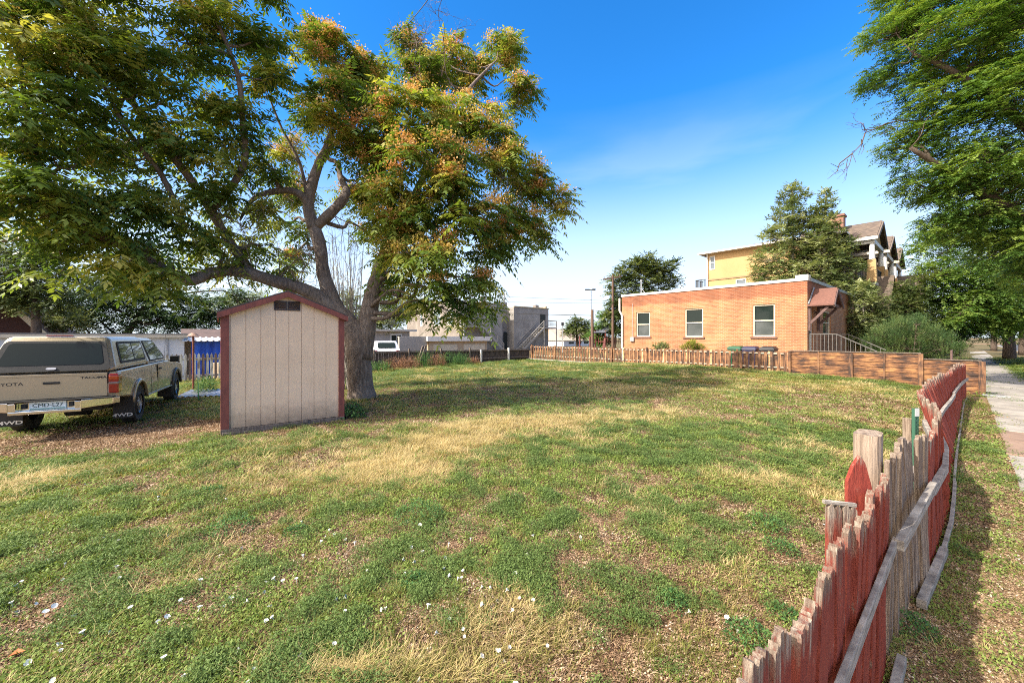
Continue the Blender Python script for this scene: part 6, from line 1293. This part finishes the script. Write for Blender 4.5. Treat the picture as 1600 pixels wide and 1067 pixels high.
# round tree behind the brick building and neighbours
kw = dict(per=2.4, nf=9, L=(.8, 1.3), pairs=5, ll=.34, lw=.17, inner=.3)
pxtree('round_tree', 'rounded dark olive tree rising behind the left end of the brick building', 1000, 50, [(1010, 412, 16, 50), (990, 425, 20, 50), (1030, 422, 18, 50), (1045, 415, 10, 50), (970, 440, 18, 50), (1005, 445, 26, 50), (1040, 440, 14, 50), (962, 470, 18, 50), (990, 475, 26, 50), (956, 495, 14, 50), (975, 505, 18, 50), (1025, 460, 16, 50)], G2, m_bark2, 51, trunkr=.3, **kw)
pxtree('bright_tree', 'bright green young tree between the dark pole and the play tower', 940, 52, [(945, 495, 10, 52), (938, 512, 12, 52), (952, 515, 10, 52), (930, 525, 10, 52), (942, 530, 12, 52)], leafmat('bright_leaf', [(0, (.06, .14, .03)), (1, (.18, .30, .06))], .4), m_bark2, 52, trunkr=.12, per=7, nf=8, L=(.5, .8), pairs=4, ll=.22, lw=.12)
pxtree('round_tree', 'small distant round tree above the white building', 902, 75, [(900, 506, 11, 75), (912, 509, 10, 75), (892, 512, 9, 75), (905, 516, 14, 75), (918, 515, 7, 75), (884, 519, 6, 75)], G2, m_bark2, 53, trunkr=.3, **kw)
# trees behind the pickup and behind the trunk
kw = dict(per=5.0, nf=9, L=(.5, .85), pairs=5, ll=.17, lw=.09, inner=.3)
pxtree('backyard_tree', 'grey-green tree behind the garage at the far left', 60, 20.5, [(20, 400, 38, 20.5), (70, 415, 34, 20.5), (30, 450, 34, 20.5), (100, 450, 34, 20.5), (0, 430, 40, 20.5), (-50, 430, 60, 20.5), (60, 470, 26, 20.5), (50, 385, 18, 20.5), (15, 462, 22, 20.5)], G2, m_bark2, 54, trunkr=.25, **kw)
pxtree('backyard_tree', 'dark broad tree with leaning trunks behind the garage, left of the shed', 170, 26, [(150, 460, 34, 26), (200, 455, 34, 26), (250, 465, 34, 26), (130, 490, 26, 26), (180, 495, 28, 26), (235, 495, 30, 26), (290, 485, 30, 26), (330, 475, 26, 26), (280, 505, 16, 26), (110, 500, 20, 26), (320, 500, 16, 26), (370, 470, 22, 26), (210, 430, 22, 26)], G4, m_bark2, 55, trunkr=.28, top=(250, 440, 0, 26), **kw)
pxtree('backyard_tree', 'light green bushy tree low behind the garage roof', 95, 24, [(100, 495, 20, 24), (120, 505, 16, 24), (80, 505, 14, 24)], G3, m_bark2, 56, trunkr=.1, **kw)
pxtree('backyard_tree', 'sunlit green tree seen between the forked trunks', 560, 36, [(545, 470, 18, 36), (560, 490, 20, 36), (600, 475, 24, 36), (625, 485, 18, 36), (610, 500, 20, 36), (535, 500, 18, 36), (640, 470, 14, 36), (590, 505, 18, 36), (400, 480, 30, 36), (440, 490, 26, 36), (360, 485, 28, 36), (480, 490, 26, 36)], G3, m_bark2, 57, trunkr=.2, **kw)
# bare brushy shrub behind the shed
r6 = random.Random(9); bs_ = P(545, 545, 12.5); BSH = empty('bare_shrub', (bs_.x, bs_.y, -.05), 0, 'tall bare twiggy shrub between the shed and the forked trunk', 'shrub'); mb = MB(); lv = []
for i in range(34):
    px = r6.uniform(508, 572); T_ = P(px, r6.uniform(345, 450), 12.5 + r6.uniform(-.5, .5)) - Vector((bs_.x, bs_.y, -.05)); a = Vector((r6.uniform(-.35, .35), r6.uniform(-.3, .3), 0)); m_ = a.lerp(T_, .5) + Vector((r6.gauss(0, .08), 0, 0)); mb.tube([a, m_, T_], [.018, .012, .004], 4)
    for _ in range(4): t = r6.uniform(.4, .95); p = a.lerp(T_, t); mb.tube([p, p + Vector((r6.gauss(0, .3), r6.gauss(0, .2), r6.uniform(.2, .6)))], [.006, .002], 3)
mb.build('stems', m_bark3, BSH)
# weeds along the back fence and by the trunk
def shrub(label, pxs, qd, seed, m_, h, w_, per=1):
    pass
wr = np.random.default_rng(88)
m_rw = leafmat('reddish_weed', [(0, (.14, .06, .035)), (.5, (.28, .14, .08)), (1, (.40, .24, .14))], .25, .7)
for i, (px, m_, h, w_, lb) in enumerate(((592, m_cl2, .55, .7, 'green weedy bush at the back fence nearest the trunk'), (618, m_rw, .65, .8, 'reddish dry weeds at the back fence beside the trunk'), (640, m_rw, .7, .7, 'rusty dry weeds in the middle of the back fence row'), (662, m_cl2, .85, .6, 'tall green weeds among the rusty ones at the back fence'), (682, m_rw, .7, .6, 'dry reddish weeds left of the bright green bush'),
        (702, m_cl2, .75, .8, 'bright green weedy bush at the back fence'), (722, m_cl2, .65, .6, 'green weeds at the right end of the back fence row'), (738, m_rw, .4, .5, 'low brown weeds left of the white fence post'), (470, m_cl2, .5, .8, 'weeds at the back fence hidden mostly by the shed'))):
    s_, _ = onQ(px, 540, 19.2 + .3*(i % 2)); w = W(s_, 19.2 + .3*(i % 2)); n_ = int(1500*w_)
    v = leaf_tuft(n_, w_, h, .075, .02, 200+i); st = blade_tuft(60, h*.6, h*1.35, w_*.8, .008, 300+i, .25)
    o = link('back_weeds', np_mesh('back_weeds', np.concatenate([v, st]), 4, wr.random(n_ + len(st)//4)), m_); o.location = (w.x, w.y, gz(w.x, w.y)); tag(o, lb, 'weeds', 'weeds along the back fence')
o = link('leafy_weed', np_mesh('leafy_weed', leaf_tuft(500, .28, .3, .07, .03, 401), 4, wr.random(500)), m_cl2); cx, cy = G(548, 652, 0); o.location = (cx, cy, gz(cx, cy)); tag(o, 'leafy green weed at the right corner of the shed', 'weed')
